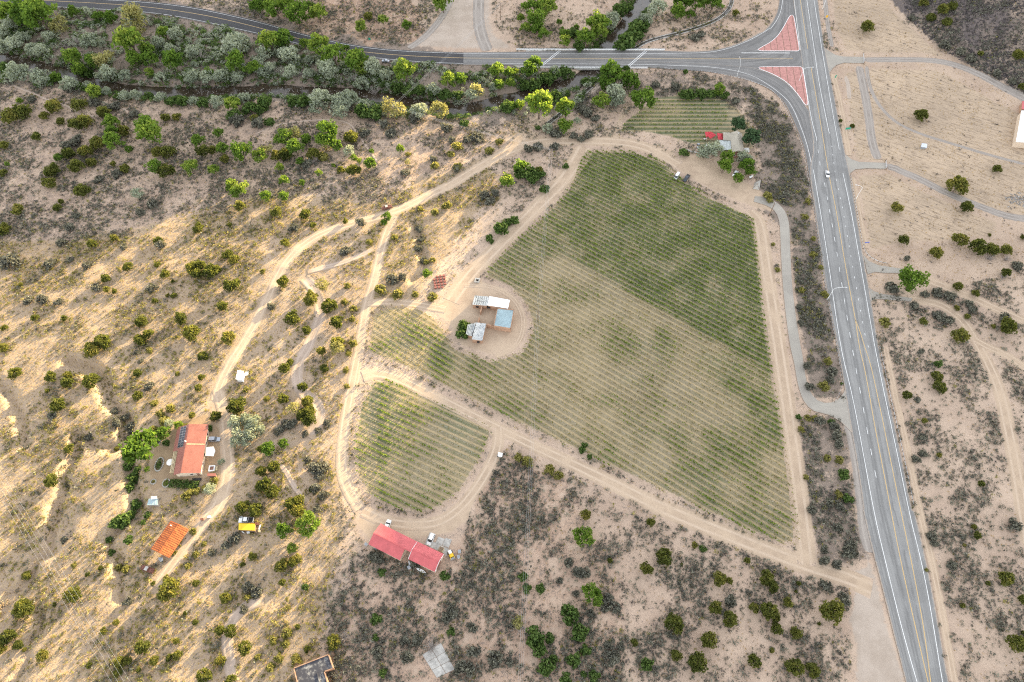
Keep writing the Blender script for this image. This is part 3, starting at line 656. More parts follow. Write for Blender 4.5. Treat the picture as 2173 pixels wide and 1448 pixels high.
LN(Z('A', [(-200,0),(250,43),(700,69),(1100,89),(1400,125),(1700,185),(2134,280)])+Z('B', [(400,367),(650,414),(900,460),(1200,491),(1500,509),(1690,514)]))
E = road_e; zm = .25
LN(Z('B', [(1690,433),(2134,432)])+Z('C', [(800,433),(1500,433),(1700,416),(1900,350),(2050,270),(2134,212)])+Z('D', [(60,260),(120,190),(165,110),(183,0),(188,-120)]))
LN(Z('B', [(1690,470),(2134,475)])+Z('C', [(800,476),(2134,476)])+Z('D', [(265,476)]), M_YEL, .34)
LN(Z('C', [(1880,429),(2134,429)])+Z('D', [(240,430)]), w=.5)
E = ramp; zm = .252
LN(Z('B', [(2000,517)])+Z('C', [(0,516),(600,518),(1100,521),(1400,532)])+Z8([(0,787),(300,825),(550,895),(700,985),(850,1090),(1000,1230)])+Z('D', [(340,1052),(390,1200),(440,1448)]))
# ------------------------------------------------------------------ creek
cw = track('creek_water', CREEK, 12, M_WATER, 0, 2.0, 9, .8, world=True)
me = cw.data; co = np.empty(len(me.vertices)*3, np.float32); me.vertices.foreach_get('co', co); co = co.reshape(-1, 3); co[:,2] = -2.0; me.vertices.foreach_set('co', co.ravel()); me.update()
ORD = ['first','second','third','fourth','fifth','sixth','seventh','eighth','ninth','tenth','eleventh','twelfth','thirteenth','fourteenth','fifteenth','sixteenth','seventeenth','eighteenth','nineteenth']
# ------------------------------------------------------------------ bridge, kerbs, islands
def poly_local(px, z, o):
    return [(x-o[0], y-o[1]) for x, y in W(px, z)]
o = (*W([(1265,122)])[0], 0.0)
br = thing('road_bridge', o, 0, 'two-lane concrete road bridge with white parapets crossing the creek', 'bridge')
MB().prism(poly_local(Z('C', [(150,398),(1200,395),(1080,552),(30,552)]), .2, o), -1.25, .2).build('deck_slab', M_CONC, br)
for a, b_ in (((60,402),(1260,404)), ((250,548),(1120,550))):
    p, q = poly_local(Z('C', [a, b_]), .5, o); d = Vector((q[0]-p[0], q[1]-p[1], 0)); L = d.length; rz = math.atan2(d.y, d.x)
    pr = MB().box((p[0]+q[0])/2, (p[1]+q[1])/2, .56, L, .34, .84, rz).build('parapet', M_WPAINT, br)
    rl = MB()
    for k in range(0, int(L/2.4)+1):
        t = k*2.4/L; rl.box(p[0]+(q[0]-p[0])*t, p[1]+(q[1]-p[1])*t, 1.10, .14, .14, .26, rz)
    rl.box((p[0]+q[0])/2, (p[1]+q[1])/2, 1.27, L, .16, .09, rz); rl.build('hand_rail', M_STEEL, pr)
for a, b_ in (((412,414),(262,534)), ((1108,414),(968,536))):
    p, q = poly_local(Z('C', [a, b_]), .12, o); d = Vector((q[0]-p[0], q[1]-p[1], 0))
    for off in (-.55, .55):
        n_ = Vector((-d.y, d.x, 0)).normalized()*off
        MB().box((p[0]+q[0])/2+n_.x, (p[1]+q[1])/2+n_.y, .262, d.length, .32, .012, math.atan2(d.y, d.x)).build('expansion_joint', M_WPAINT, br)
for s_ in ([(430,440),(330,548),(250,548),(350,440)], [(1150,440),(1050,548),(960,548),(1060,440)]):
    MB().prism(poly_local(Z('C', s_), 0, o), -3.2, -1.2).build('abutment', M_CONC, br)
def clip_poly(sub, lo, hi, ax):
    for s_, lim in ((1, lo), (-1, hi)):
        out = []
        for i in range(len(sub)):
            a, b_ = sub[i-1], sub[i]; ia, ib = s_*(a[ax]-lim) >= 0, s_*(b_[ax]-lim) >= 0
            if ia != ib:
                t = (lim-a[ax])/(b_[ax]-a[ax]); out.append((a[0]+t*(b_[0]-a[0]), a[1]+t*(b_[1]-a[1])))
            if ib: out.append(b_)
        sub = out
        if len(sub) < 3: return []
    return sub
def shrink(P, d):
    c = np.mean(P, axis=0); return [tuple(np.array(p)+(c-np.array(p))/max(np.linalg.norm(c-np.array(p)), 1e-6)*d) for p in P]
def island(px, label):
    P0 = W(px, .4); P = [tuple(q) for q in smoothline(P0+[P0[0]], 1.5, 2)[:-1]]; c = tuple(np.mean(P, axis=0))
    t = thing('traffic_island', (*c, 0), 0, label, 'traffic island', 'paved islands at the junction')
    Q = [(p[0]-c[0], p[1]-c[1]) for p in P]
    # white kerb ring
    n_ = len(Q); nn = normals(np.array(Q+[Q[0]]))[:-1]; s_ = sum(Q[i][0]*Q[(i+1)%n_][1]-Q[(i+1)%n_][0]*Q[i][1] for i in range(n_)); sg = 1 if s_ > 0 else -1
    I = [tuple(np.array(Q[i])+sg*nn[i]*.3) for i in range(n_)]; m = MB()
    vs = [(p[0], p[1], .2) for p in Q]+[(p[0], p[1], .41) for p in Q]+[(p[0], p[1], .41) for p in I]; f = []
    for i in range(n_):
        j = (i+1) % n_
        a = [(i, j, n_+j, n_+i), (n_+i, n_+j, 2*n_+j, 2*n_+i)]; f += a if sg > 0 else [q[::-1] for q in a]
    m.add(vs, f).build('kerb', M_WPAINT, t)
    MB().prism(I, .22, .375).build('joint_bed', M_WOOD, t)
    xs = [p[0] for p in I]; ys = [p[1] for p in I]; ang = -.12; st = 4.1
    R = lambda p: (p[0]*math.cos(ang)-p[1]*math.sin(ang), p[0]*math.sin(ang)+p[1]*math.cos(ang)); Ri = lambda p: (p[0]*math.cos(ang)+p[1]*math.sin(ang), -p[0]*math.sin(ang)+p[1]*math.cos(ang))
    K = [Ri(p) for p in I]; x0 = min(p[0] for p in K); x1 = max(p[0] for p in K); y0 = min(p[1] for p in K); y1 = max(p[1] for p in K)
    x = x0
    while x < x1:
        y = y0
        while y < y1:
            q = clip_poly(clip_poly(K, x+.14, x+st-.14, 0) or [(0,0)]*3, y+.02, y+7.0-.02, 1)
            if len(q) >= 3 and abs(sum(q[i-1][0]*q[i][1]-q[i][0]*q[i-1][1] for i in range(len(q)))) > .4:
                MB().prism([R(p) for p in q], .3, .402+random.uniform(-.008, .008)).build('paving_panel', M_PINKC, t)
            y += 7.0
        x += st
island(ZZ((1500,0), 5.569, [(600,585),(610,575),(800,470),(900,330),(975,185),(1005,175),(1032,185),(1062,370),(1097,580),(1092,603),(1060,605),(800,603),(625,605)]), 'red paved triangular island with white kerb above the side road')
island(ZZ((1500,0), 5.569, [(612,795),(640,787),(900,787),(1110,783),(1135,800),(1160,950),(1192,1150),(1200,1230),(1185,1248),(1160,1245),(1100,1150),(960,980),(800,885),(660,830),(615,815)]), 'red paved triangular island with lamp post below the side road')
# ------------------------------------------------------------------ street furniture
def lamp(base, az, label, h=9.6, arm=4.6):
    x, y, z = at(*base); t = thing('street_lamp', (x, y, z), az, label, 'street lamp', 'highway street lamps')
    MB().tube((0,0,0), (0,0,.35), .28, .28).build('base', M_CONC, t)
    MB().tube((0,0,.3), (0,0,h*.9), .12, .08).build('pole', M_WPAINT, t)
    m = MB(); pts = [(0,0,h*.88),(.5,0,h*.95),(1.5,0,h),(arm,0,h+.15)]
    for a, b_ in zip(pts[:-1], pts[1:]): m.tube(a, b_, .075, .065, 6)
    m.build('arm', M_WPAINT, t); MB().loft([[(arm-.1,-.1,h+.05),(arm-.1,.1,h+.05),(arm-.1,.1,h+.25),(arm-.1,-.1,h+.25)],[(arm+.4,-.2,h),(arm+.4,.2,h),(arm+.4,.14,h+.27),(arm+.4,-.14,h+.27)],[(arm+.95,-.12,h+.05),(arm+.95,.12,h+.05),(arm+.95,.1,h+.2),(arm+.95,-.1,h+.2)]]).build('lamp_head', M_ALU, t)
lamp(Z('H', [(540,1055)])[0], 0, 'white street lamp in the shrub strip left of the highway')
lamp(Z('D', [(312,662)])[0], .05, 'white street lamp standing on the lower red traffic island')
lamp(Z('C', [(1842,622)])[0], 1.57, 'white street lamp beside the slip road, arm across the side road')
lamp(Z('D', [(503,76)])[0], 2.9, 'white street lamp at the top edge of the field by the highway')
lamp(Z('H', [(770,245)])[0], 2.9, 'white street lamp on the right verge below the white car', arm=3)
def guardrail(px, label):
    p = smoothline(W(px), 2.0); c = p[0]; q = p-c; nn = normals(q); t = thing('guardrail', (*c, 0), 0, label, 'guardrail', 'highway guardrails'); n_ = len(q)
    V = []; 
    for (o_, z_) in ((0,.48),(.07,.52),(.07,.62),(0,.66),(.07,.70),(.07,.80),(0,.84)): V.append(np.c_[q+nn*o_, np.full(n_, z_)])
    V = np.stack(V, 1); k = V.shape[1]; i = np.arange(n_*k).reshape(n_, k); f = np.stack([i[:-1,:-1], i[1:,:-1], i[1:,1:], i[:-1,1:]], -1).reshape(-1, 4)
    mobj('rail', np_mesh('rail', V.reshape(-1, 3), f, mats=M_STEEL), t); m = MB()
    for a in q: m.box(a[0], a[1], .4, .16, .2, .9)
    m.build('posts', M_WOOD, t, 'stuff')
guardrail(Z('C', [(1250,556),(1400,572)])+Z8([(0,852),(200,890),(450,945),(600,995),(740,1055),(880,1175)])+Z('D', [(312,1112),(357,1242),(383,1448)])+Z('H', [(430,300),(490,750),(550,1100),(620,1448)])+Z('L', [(655,300),(662,370),(645,430),(600,512)]), 'long guardrail along the outer edge of the slip road and highway')
guardrail(Z('H', [(728,50),(778,330),(830,640),(870,705),(950,750),(1025,765)]), 'guardrail on the right verge curving into a driveway')
guardrail(Z('L', [(960,60),(1042,430),(1142,880),(1236,1340)]), 'straight guardrail right of the highway beside open scrub')
def upole(base, h, label, rz=0, arm=True):
    x, y, z = at(*base); t = thing('utility_pole', (x, y, z), rz, label, 'utility pole', 'wooden utility poles')
    MB().tube((0,0,-.2), (0,0,h), .22, .15).build('pole', M_WOOD, t)
    if arm:
        MB().box(0, 0, h-.6, 2.4, .14, .16).build('crossarm', M_WOOD, t)
        for k in (-1, 0, 1): MB().tube((k*1.05,0,h-.5), (k*1.05,0,h-.2), .07, .05, 6).build('insulator', M_WPAINT, t)
    return t, (x, y, z+h-.2)
p4, q4 = upole((1062,42), 11, 'wooden utility pole near the gravel lot at the top', .6)
p1, q1 = upole((838,256), 10, 'wooden utility pole among shrubs beside the creek', .9)
p2, q2 = upole((1168,348), 10.5, 'wooden utility pole by the dirt track above the large vineyard', .4)
p3, q3 = upole((1141,683), 9, 'utility pole with white cap at the edge of the ruin clearing', .05)
t5, q5 = upole((1632,458), 10, 'dark utility pole beside the bend of the access road', .3, False)
MB().tube((.25,0,8.2), (.25,0,9.2), .25, .25).build('transformer', M_ALU, t5)
def wires(pts, n_, label, sag=1.2, gap=.7, r=.02):
    c = pts[0]; t = thing('power_line', c, 0, label, 'power line', 'overhead power lines')
    for k in range(n_):
        m = MB()
        for a, b_ in zip(pts[:-1], pts[1:]):
            d = Vector((b_[0]-a[0], b_[1]-a[1], 0)).normalized(); n2 = Vector((-d.y, d.x, 0))*(k-(n_-1)/2)*gap; prev = None
            for i in range(13):
                s_ = i/12; q = Vector(a).lerp(Vector(b_), s_)-Vector(c)+n2; q.z -= sag*4*s_*(1-s_)
                if prev: m.tube(prev, q, r, r, 4)
                prev = q
        m.build('wire', M_ALU, t)
_s = G(1092, 1700, 9); _s = (float(_s[0]), float(_s[1]), 9.0)
wires([q4, q1, q2, q3, _s], 3, 'thin overhead wires from the gravel lot past the ruin')
wl = [W([(-190,720)], 11)[0], W([(360,1620)], 11)[0]]
wires([(*wl[0], 11+hz(*wl[0])*.3), (*wl[1], 11)], 4, 'four parallel overhead wires crossing the sunlit grass slope', 1.5, 1.5, .022)
for w_, wn_ in zip(wl, ('upper left', 'lower right')):
    x, y = w_; t = thing('utility_pole', (x, y, hz(x, y)), -1.0, 'wooden pole at the '+wn_+' end of the four parallel wires', 'utility pole', 'poles of the four parallel wires')
    MB().tube((0,0,-.3), (0,0,11.3), .22, .15).build('pole', M_WOOD, t); MB().box(0,0,10.9,5.2,.16,.18).build('crossarm', M_WOOD, t)
def sign(px, mat, w, h, rz, label, z0=1.6):
    x, y, z = at(*px, z0+h/2); t = thing('road_sign', (x, y, z), rz, label, 'road sign')
    MB().box(0, 0, z0+h/2, w, .05, h).build('panel', mat, t)
    MB().box(0, .035, z0+h/2, w*.92, .012, h*.9).build('panel_back', M_ALU, t)
    for k in ((-w*.3, w*.3) if w > 1.3 else (0,)): MB().box(k, .07, (z0+h)/2, .09, .07, z0+h).build('post', M_STEEL, t)
sign(Z('D', [(541,134)])[0], M_YEL_SIGN, 1.5, 1.5, .2, 'orange-yellow warning sign on the right verge at the top')
sign(Z('D', [(612,620)])[0], M_GREEN_SIGN, 1.1, 2.0, .5, 'narrow green road sign right of the highway junction')
sign(Z('D', [(712,1040)])[0], M_GREEN_SIGN, 3.0, 1.4, .1, 'wide green road sign beside bushes right of the highway')
sign(Z('H', [(866,590)])[0], M_BLUE_SIGN, 2.4, .7, .1, 'small blue road sign on the sandy right verge')
sign(Z('B', [(930,316)])[0], M_GREEN_SIGN, 1.3, 1.6, .1, 'small green road sign above the dark asphalt road')
def gate(pxa, pxb, label):
    a, b_ = at(*pxa), at(*pxb); d = Vector((b_[0]-a[0], b_[1]-a[1], 0)); L = d.length
    t = thing('gate', a, math.atan2(d.y, d.x), label, 'gate')
    for k in (0, L): MB().box(k, 0, .9, .3, .3, 1.8).build('post', M_WOOD, t)
    m = MB()
    for k in range(5): m.box(L/2, 0, .35+.25*k, L-.4, .05, .06)
    for k in (.3, L/2, L-.3): m.box(k, 0.003, .85, .06, .05, 1.1)
    m.build('bars', M_STEEL, t)
gate(Z('D', [(836,520)])[0], Z('D', [(832,440)])[0], 'grey metal gate across the driveway by the bare field')
gate(Z('D', [(1018,1372)])[0], Z('D', [(1012,1305)])[0], 'metal gate across the driveway near the white highway car')
# irrigation channel
def channel(px, label):
    p = smoothline([at(*q)[:2] for q in px], 2.0); c = p[0]; q = p-c; nn = normals(q); z = hgt(p[:,0], p[:,1]); z = np.convolve(np.r_[[z[0]]*4, z, [z[-1]]*4], np.ones(9)/9, 'valid')
    t = thing('irrigation_channel', (*c, 0), 0, label, 'irrigation channel'); n_ = len(q)
    def strip(name, a, b_, z0, z1, mat):
        V = np.stack([np.c_[q+nn*a, z+z0], np.c_[q+nn*a, z+z1], np.c_[q+nn*b_, z+z1], np.c_[q+nn*b_, z+z0]], 1); i = np.arange(n_*4).reshape(n_, 4)
        f = np.concatenate([np.stack([i[:-1,k], i[1:,k], i[1:,k+1], i[:-1,k+1]], -1) for k in range(3)])
        mobj(name, np_mesh(name, V.reshape(-1, 3), f, mats=mat), t)
    strip('channel_wall', -1.35, -.95, -.5, .45, M_CONC); strip('channel_wall', .95, 1.35, -.5, .45, M_CONC); strip('channel_bed', -.95, .95, -.2, .12, M_WATER)
channel(Z('C', [(320,1000),(420,920),(520,840),(620,745),(740,640)]), 'straight concrete irrigation channel leading up to the bridge from below')
channel(Z('C', [(1010,400),(1110,338),(1250,300),(1400,265),(1560,215),(1680,165),(1760,105),(1800,40),(1805,-40)]), 'curved concrete irrigation channel above the bridge')
patch('gravel_bank', Z('C', [(510,860),(740,650),(770,690),(640,800),(550,900)]), M_GRAVEL, .06, 2)
# ------------------------------------------------------------------ buildings
def fr(A, B):
    d = Vector((A[0]-B[0], A[1]-B[1])); return math.atan2(d.y, d.x), d.length
def slope(name, parent, mat, x0, x1, yr, zr, ye, ze, rib=.6, rh=.05, th=.1):
    xs = [x0]; hs = [0.0]; n_ = max(1, int(round((x1-x0)/rib))); w = (x1-x0)/n_
    for k in range(n_):
        c = x0+(k+.5)*w
        xs += [c-.09, c-.04, c+.04, c+.09]; hs += [0, rh, rh, 0]
    xs.append(x1); hs.append(0.0); m = len(xs); V = []
    for x, h in zip(xs, hs): V += [(x, yr, zr+h), (x, ye, ze+h), (x, ye, ze-th), (x, yr, zr-th)]
    up = (ye < yr); f = []
    for k in range(m-1):
        for j in range(4):
            q = (4*k+j, 4*k+(j+1) % 4, 4*(k+1)+(j+1) % 4, 4*(k+1)+j); f.append(q if up else q[::-1])
    f += [(3,2,1,0), (4*(m-1), 4*(m-1)+1, 4*(m-1)+2, 4*(m-1)+3)]
    return MB().add(V, f).build(name, mat, parent)
class Gable:
    def __init__(s, name, A, B, R, L, hr, he, mat, wall, label, cat, rib=.6, rh=.05, over=.5, hel=None, lx=None, rx=None, open_=False, group=None, lx_px=None):
        """A,B ridge ends in the picture; R,L pairs of eave corners"""
        a, b_ = W([A, B], hr); s.rz, s.len = fr(a, b_); c = ((a[0]+b_[0])/2, (a[1]+b_[1])/2); s.c = c
        z = hz(*c); hel = hel or he
        def loc(p): 
            dx, dy = p[0]-c[0], p[1]-c[1]; return (dx*math.cos(s.rz)+dy*math.sin(s.rz), -dx*math.sin(s.rz)+dy*math.cos(s.rz))
        s.loc = loc
        yR = np.mean([loc(p)[1] for p in W(R, he)]); yL = np.mean([loc(p)[1] for p in W(L, hel)]); s.yR, s.yL = yR, yL
        t = s.t = thing(name, (c[0], c[1], z), s.rz, label, cat, group); h = s.len/2; s.h = h
        r0, r1 = rx or (-h, h); l0, l1 = lx or (-h, h)
        if lx_px: l0 = loc(W([lx_px], hr)[0])[0]
        s.rR = slope('roof_slope', t, mat, r0, r1, 0, hr, yR, he, rib, rh); s.rL = slope('roof_slope', t, mat, l0, l1, 0, hr, yL, hel, rib, rh)
        MB().box((min(r0,l0)+max(r1,l1))/2, 0, hr+rh+.02, max(r1,l1)-min(r0,l0), .35, .06).build('ridge_cap', mat, t)
        sg = 1 if yR > 0 else -1; yr_, yl_ = yR-sg*over, yL+sg*over
        zr_ = he+(hr-he)*(over/abs(yR)); zl_ = hel+(hr-hel)*(over/abs(yL)); s.wr, s.wl = yr_, yl_
        x0, x1 = max(r0, l0)+over, min(r1, l1)-over; s.x0, s.x1 = x0, x1
        if not open_:
            V = []; 
            for x in (x0, x1): V += [(x, yr_, -.3), (x, yr_, zr_-.13), (x, 0, hr-.16), (x, yl_, zl_-.13), (x, yl_, -.3)]
            f = [(i, (i+1) % 5, 5+(i+1) % 5, 5+i) for i in range(5)]+[(4,3,2,1,0), (5,6,7,8,9)]
            MB().add(V, f).build('walls', wall, t)
        else:
            for x in np.linspace(x0, x1, 5):
                for yy, zz in ((yr_, zr_), (yl_, zl_)): MB().box(x, yy, zz/2-.1, .18, .18, zz-.05).build('post', M_WOOD, t)
    def window(s, x, side, w=1.2, h=1.1, z=1.6):
        y = s.wr if side > 0 else s.wl; sg = 1 if y > 0 else -1
        o = MB().box(x, y+sg*.03, z, w, .08, h).build('window', M_WPAINT, s.t); MB().box(x, y+sg*.075, z, w-.2, .02, h-.2).build('pane', M_GLASS, o)
    def endwin(s, y, end, w=1.2, h=1.2, z=1.6, door=False):
        x = (s.x1+.03) if end > 0 else (s.x0-.03)
        o = MB().box(x, y, z, .08, w, h).build('door' if door else 'window', M_BRICKW if door else M_WPAINT, s.t)
        if not door: MB().box(x+(.045 if end > 0 else -.045), y, z, .02, w-.2, h-.2).build('pane', M_GLASS, o)
H1 = lambda L: ZZ((300,870), 6.895, L)
r_ = H1([(705,208),(580,925)])
hs_ = Gable('house', r_[0], r_[1], H1([(975,250),(862,965)]), H1([(472,940),(478,910)]), 4.9, 3.2, M_REDROOF2, M_STUCCO, 'house with red metal gable roof carrying solar panels', 'house', rib=.42, over=.5, hel=3.7)
# the wider left slope over the upper half of the house
yw = hs_.loc(W(H1([(520,240),(465,605)]), 3.25)[0])[1]; yw = np.mean([hs_.loc(p)[1] for p in W(H1([(520,240),(465,605)]), 3.2)])
xb = hs_.loc(W(H1([(465,605)]), 3.2)[0])[0]
zl = lambda y: 4.9+(3.7-4.9)*(y/hs_.yL)
slope('roof_slope', hs_.t, M_REDROOF2, xb, hs_.h, hs_.yL, zl(hs_.yL), yw, zl(yw), .42, .05)
MB().box((xb+hs_.h)/2, (hs_.yL+yw)/2, 1.35, hs_.h-xb-.8, abs(yw-hs_.yL)-.3, 2.9).build('side_wall', M_STUCCO, hs_.t)
sp = [hs_.loc(p) for p in W(H1([(570,245),(670,240),(615,545),(520,550)]), 4.2)]
xt = (sp[0][0]+sp[1][0])/2; xl = (sp[2][0]+sp[3][0])/2; ya = (sp[1][1]+sp[2][1])/2; yb = (sp[0][1]+sp[3][1])/2
ang = math.atan2(zl(yb)-zl(ya), yb-ya); pw = (xt-xl)/8; ph = (yb-ya)/2
for i in range(8):
    for j in range(2):
        x = xl+pw*(i+.5); y = ya+ph*(j+.5)
        q = MB().box(x, y, zl(y)+.17, pw-.1, abs(ph)/math.cos(ang)-.1, .05, 0, ang).build('solar_panel', M_ALU, hs_.t)
        MB().box(x, y, zl(y)+.20, pw-.2, abs(ph)/math.cos(ang)-.2, .03, 0, ang).build('cell', M_SOLAR, q)
MB().tube((hs_.h*.27, .3, 4.7), (hs_.h*.27, .3, 5.6), .28).build('roof_vent', M_WPAINT, hs_.t)
vx = hs_.loc(W(H1([(800,500)]), 4.2)[0])[0]
MB().box(vx, hs_.yR*.5, 4.12, .35, abs(hs_.yR)/math.cos(.2)*.95, .07, 0, math.atan2(-1.7, hs_.yR) if hs_.yR > 0 else math.atan2(1.7, -hs_.yR)).build('roof_seam', M_TIMB, hs_.t)
# pergola slats over the left terrace
pg = [hs_.loc(p) for p in W(H1([(465,615),(530,612),(475,935),(420,915)]), 2.8)]
x1_, x0_ = pg[0][0], pg[3][0]; y0_, y1_ = hs_.yL, (pg[0][1]+pg[3][1])/2
for k in range(4):
    y = y0_+(y1_-y0_)*(k+.5)/4; MB().box((x0_+x1_)/2, y, 2.85, x1_-x0_, .28, .12).build('pergola_slat', M_TIMB, hs_.t)
for k in range(5):
    x = x0_+(x1_-x0_)*k/4; MB().box(x, (y0_+y1_)/2, 2.7, .18, abs(y1_-y0_)+.4, .14).build('pergola_beam', M_TIMB, hs_.t); MB().box(x, y1_, 1.3, .16, .16, 2.7).build('pergola_post', M_TIMB, hs_.t)
for x in (-6, -2, 3, 7): hs_.window(x, 1)
hs_.endwin(hs_.yR*.4, -1); hs_.endwin(hs_.yR*.75, -1, 1.0, 2.0, 1.0, True)
R2 = lambda L: ZZ((290,1080), 7.761, L)
rs = Gable('open_shed', *R2([(695,250),(365,725)]), R2([(858,345),(525,825)]), R2([(570,175),(240,655)]), 4.2, 3.1, M_RUSTROOF, M_WOOD, 'open shed with rusty orange corrugated gable roof', 'shed', rib=.75, rh=.07, open_=True)
MB().tube((rs.h*.72, rs.yL*.6, 3.3), (rs.h*.72, rs.yL*.6, 4.3), .22).build('roof_vent', M_WPAINT, rs.t)
MB().box(-.5, rs.wl, 1.4, rs.len*.8, .1, 2.4).build('back_wall', M_WOOD, rs.t)
B3 = lambda L: ZZ((760,1090), 9.054, L)
g = Gable('barn', *B3([(295,375),(1010,735)]), B3([(410,185),(1110,520)]), B3([(180,580),(790,895)]), 6.0, 4.3, M_REDROOF, M_STUCCO, 'long barn with plain red metal gable roof', 'barn', rib=.9, rh=.03, lx_px=B3([(895,685)])[0])
for x in (-2, 2, 7): g.window(x, 1)
g2 = Gable('garage_barn', *B3([(1040,690),(1555,935)]), B3([(1130,540),(1645,770)]), B3([(965,880),(1480,1125)]), 5.8, 4.1, M_REDROOF, M_STUCCO, 'shorter red-roofed barn with pale trim beside the concrete apron', 'barn', rib=.9, rh=.03)
for x in (g2.h, -g2.h):
    for yy in (g2.yR, g2.yL):
        MB().add([(x, 0, 5.95), (x, yy, 4.22), (x+.01, yy, 4.0), (x+.01, 0, 5.7), (x+.12, 0, 5.95), (x+.12, yy, 4.22), (x+.12, yy, 4.0), (x+.12, 0, 5.7)], [(0,1,2,3),(4,5,6,7),(0,1,5,4),(2,3,7,6)]).build('verge_trim', M_WPAINT, g2.t)
g2.endwin(0, -1, 3.2, 2.8, 1.3, True)
def block(t, px, z, wall, roof, o, th=.12, parapet=0, grow=.0, wname='wall', rname='roof', z0=-.4, ribs=0, ribmat=None, thick=.35):
    Q = [(x-o[0], y-o[1]) for x, y in W(px, z)]
    if parapet:
        MB().prism(shrink(Q, .02), z0, z-parapet).build(wname, wall, t)
        n_ = len(Q); 
        for i in range(n_):
            a, b_ = Vector(Q[i]), Vector(Q[(i+1) % n_]); d = b_-a; MB().box((a.x+b_.x)/2, (a.y+b_.y)/2, z-parapet/2+.01, d.length+thick, thick, parapet+.02, math.atan2(d.y, d.x)).build('parapet', wall, t)
        MB().prism(shrink(Q, .2), z-parapet, z-parapet+.05).build(rname, roof, t)
    else:
        MB().prism(shrink(Q, .3), z0, z-.01).build(wname, wall, t); rf = MB().prism(Q, z, z+th).build(rname, roof, t)
        if ribs:
            a, b_, c, d = [Vector(q) for q in Q]; m = MB()
            for k in range(1, ribs):
                s_ = k/ribs; p, q = a.lerp(b_, s_), d.lerp(c, s_); e = q-p; m.box((p.x+q.x)/2, (p.y+q.y)/2, z+th+.02, e.length, .09, .05, math.atan2(e.y, e.x))
            m.build('seam', ribmat or roof, rf)
    return Q
Q4 = lambda L: ZZ((960,580), 8.52, L)
o = (*W([(1045,668)])[0], 0.0)
ru = thing('adobe_ruin', o, 0, 'ruined adobe house in three wings with patched tin roofs in a clearing', 'ruined house')
block(ru, Q4([(670,418),(1040,487),(1006,642),(628,582)]), 3.3, M_ADOBE, M_WHITEROOF, o)
block(ru, Q4([(405,405),(662,427),(626,590),(360,570)]), 3.1, M_ADOBE, M_TORN, o, ribs=7, ribmat=M_BLACK)
block(ru, Q4([(815,632),(1112,662),(1052,998),(748,948)]), 3.4, M_ADOBE, M_BLUETIN, o, parapet=.3, thick=.3)
Qb = [(x-o[0], y-o[1]) for x, y in W(Q4([(825,645),(1090,672),(1035,975),(762,935)]), 3.3)]
m = MB()
for k in range(1, 14):
    s_ = k/14; p = Vector(Qb[0]).lerp(Vector(Qb[3]), s_); q = Vector(Qb[1]).lerp(Vector(Qb[2]), s_); e = q-p; m.box((p.x+q.x)/2, (p.y+q.y)/2, 3.19, e.length, .07, .06, math.atan2(e.y, e.x))
m.build('tin_seam', M_BLUETIN, ru)
block(ru, Q4([(432,892),(612,917),(540,1222),(352,1196)]), 3.0, M_ADOBE, M_TORN, o, ribs=8, ribmat=M_ALU)
block(ru, Q4([(278,932),(425,895),(352,1140),(242,1108)]), 2.6, M_ADOBE, M_TORN, o, ribs=5, ribmat=M_BLACK)
for a, b_, hh in (((508,700),(532,600),2.6), ((462,885),(488,800),2.4), ((615,928),(748,952),2.5)):
    p, q = [Vector((x-o[0], y-o[1])) for x, y in W(Q4([a, b_]), 2.4)]; d = q-p; MB().box((p.x+q.x)/2, (p.y+q.y)/2, hh/2-.2, d.length, .5, hh+.4, math.atan2(d.y, d.x)).build('standing_wall', M_ADOBE, ru)
for (a, w_, h_, z_) in (((660,622),1.2,.8,2.0), ((450,606),1.3,1.0,1.6), ((470,1248),1.1,.8,1.5)):
    x, y = W(Q4([a]), z_)[0]; MB().box(x-o[0], y-o[1]+.1, z_, w_, .8, h_, -.15).build('window_opening', M_BLACK, ru)
S5 = lambda L: ZZ((1420,260), 9.05, L)
wn = Gable('farmhouse', *S5([(1305,155),(1342,538)]), S5([(1405,198),(1437,582)]), S5([(1192,345),(1196,575)]), 5.6, 3.6, M_TANROOF, M_BRICKW, 'L-shaped house with tan metal gable roof by the parking lot', 'house', rib=.5, rh=.03)
wn.endwin(wn.yR*.4, -1, 1.4, 1.2, 1.6); wn.endwin(wn.yL*.4, -1, 1.2, 1.2, 1.6); MB().tube((wn.h*.7, wn.yR*.2, 5), (wn.h*.7, wn.yR*.2, 6.1), .25).build('flue', M_WPAINT, wn.t)
wa, wb = [wn.loc(p) for p in W(S5([(1042,222),(1300,246)]), 4.9)]
y_far = wa[1]; wl_ = [wn.loc(p) for p in W(S5([(1040,182),(1060,335)]), 3.5)]
xc = wa[0]; hw = abs(wl_[0][0]-wl_[1][0])/2; m = MB()
for sg in (1, -1):
    V = [(xc, 0, 4.9), (xc, y_far, 4.9), (xc+sg*hw, y_far, 3.5), (xc+sg*hw, 0, 3.5)]; V += [(a, b_, c-.1) for a, b_, c in V]
    MB().add(V, [(0,1,2,3),(7,6,5,4),(1,5,6,2),(2,6,7,3),(0,4,5,1)]).build('wing_roof_slope', M_TANROOF, wn.t)
ys = sorted((0, y_far*.97)); MB().add([(xc-hw+.4, ys[0], -.3), (xc+hw-.4, ys[0], -.3), (xc+hw-.4, ys[0], 3.55), (xc, ys[0], 4.75), (xc-hw+.4, ys[0], 3.55), (xc-hw+.4, ys[1], -.3), (xc+hw-.4, ys[1], -.3), (xc+hw-.4, ys[1], 3.55), (xc, ys[1], 4.75), (xc-hw+.4, ys[1], 3.55)], [(i, (i+1) % 5, 5+(i+1) % 5, 5+i) for i in range(5)]+[(4,3,2,1,0),(5,6,7,8,9)]).build('wing_walls', M_BRICKW, wn.t)
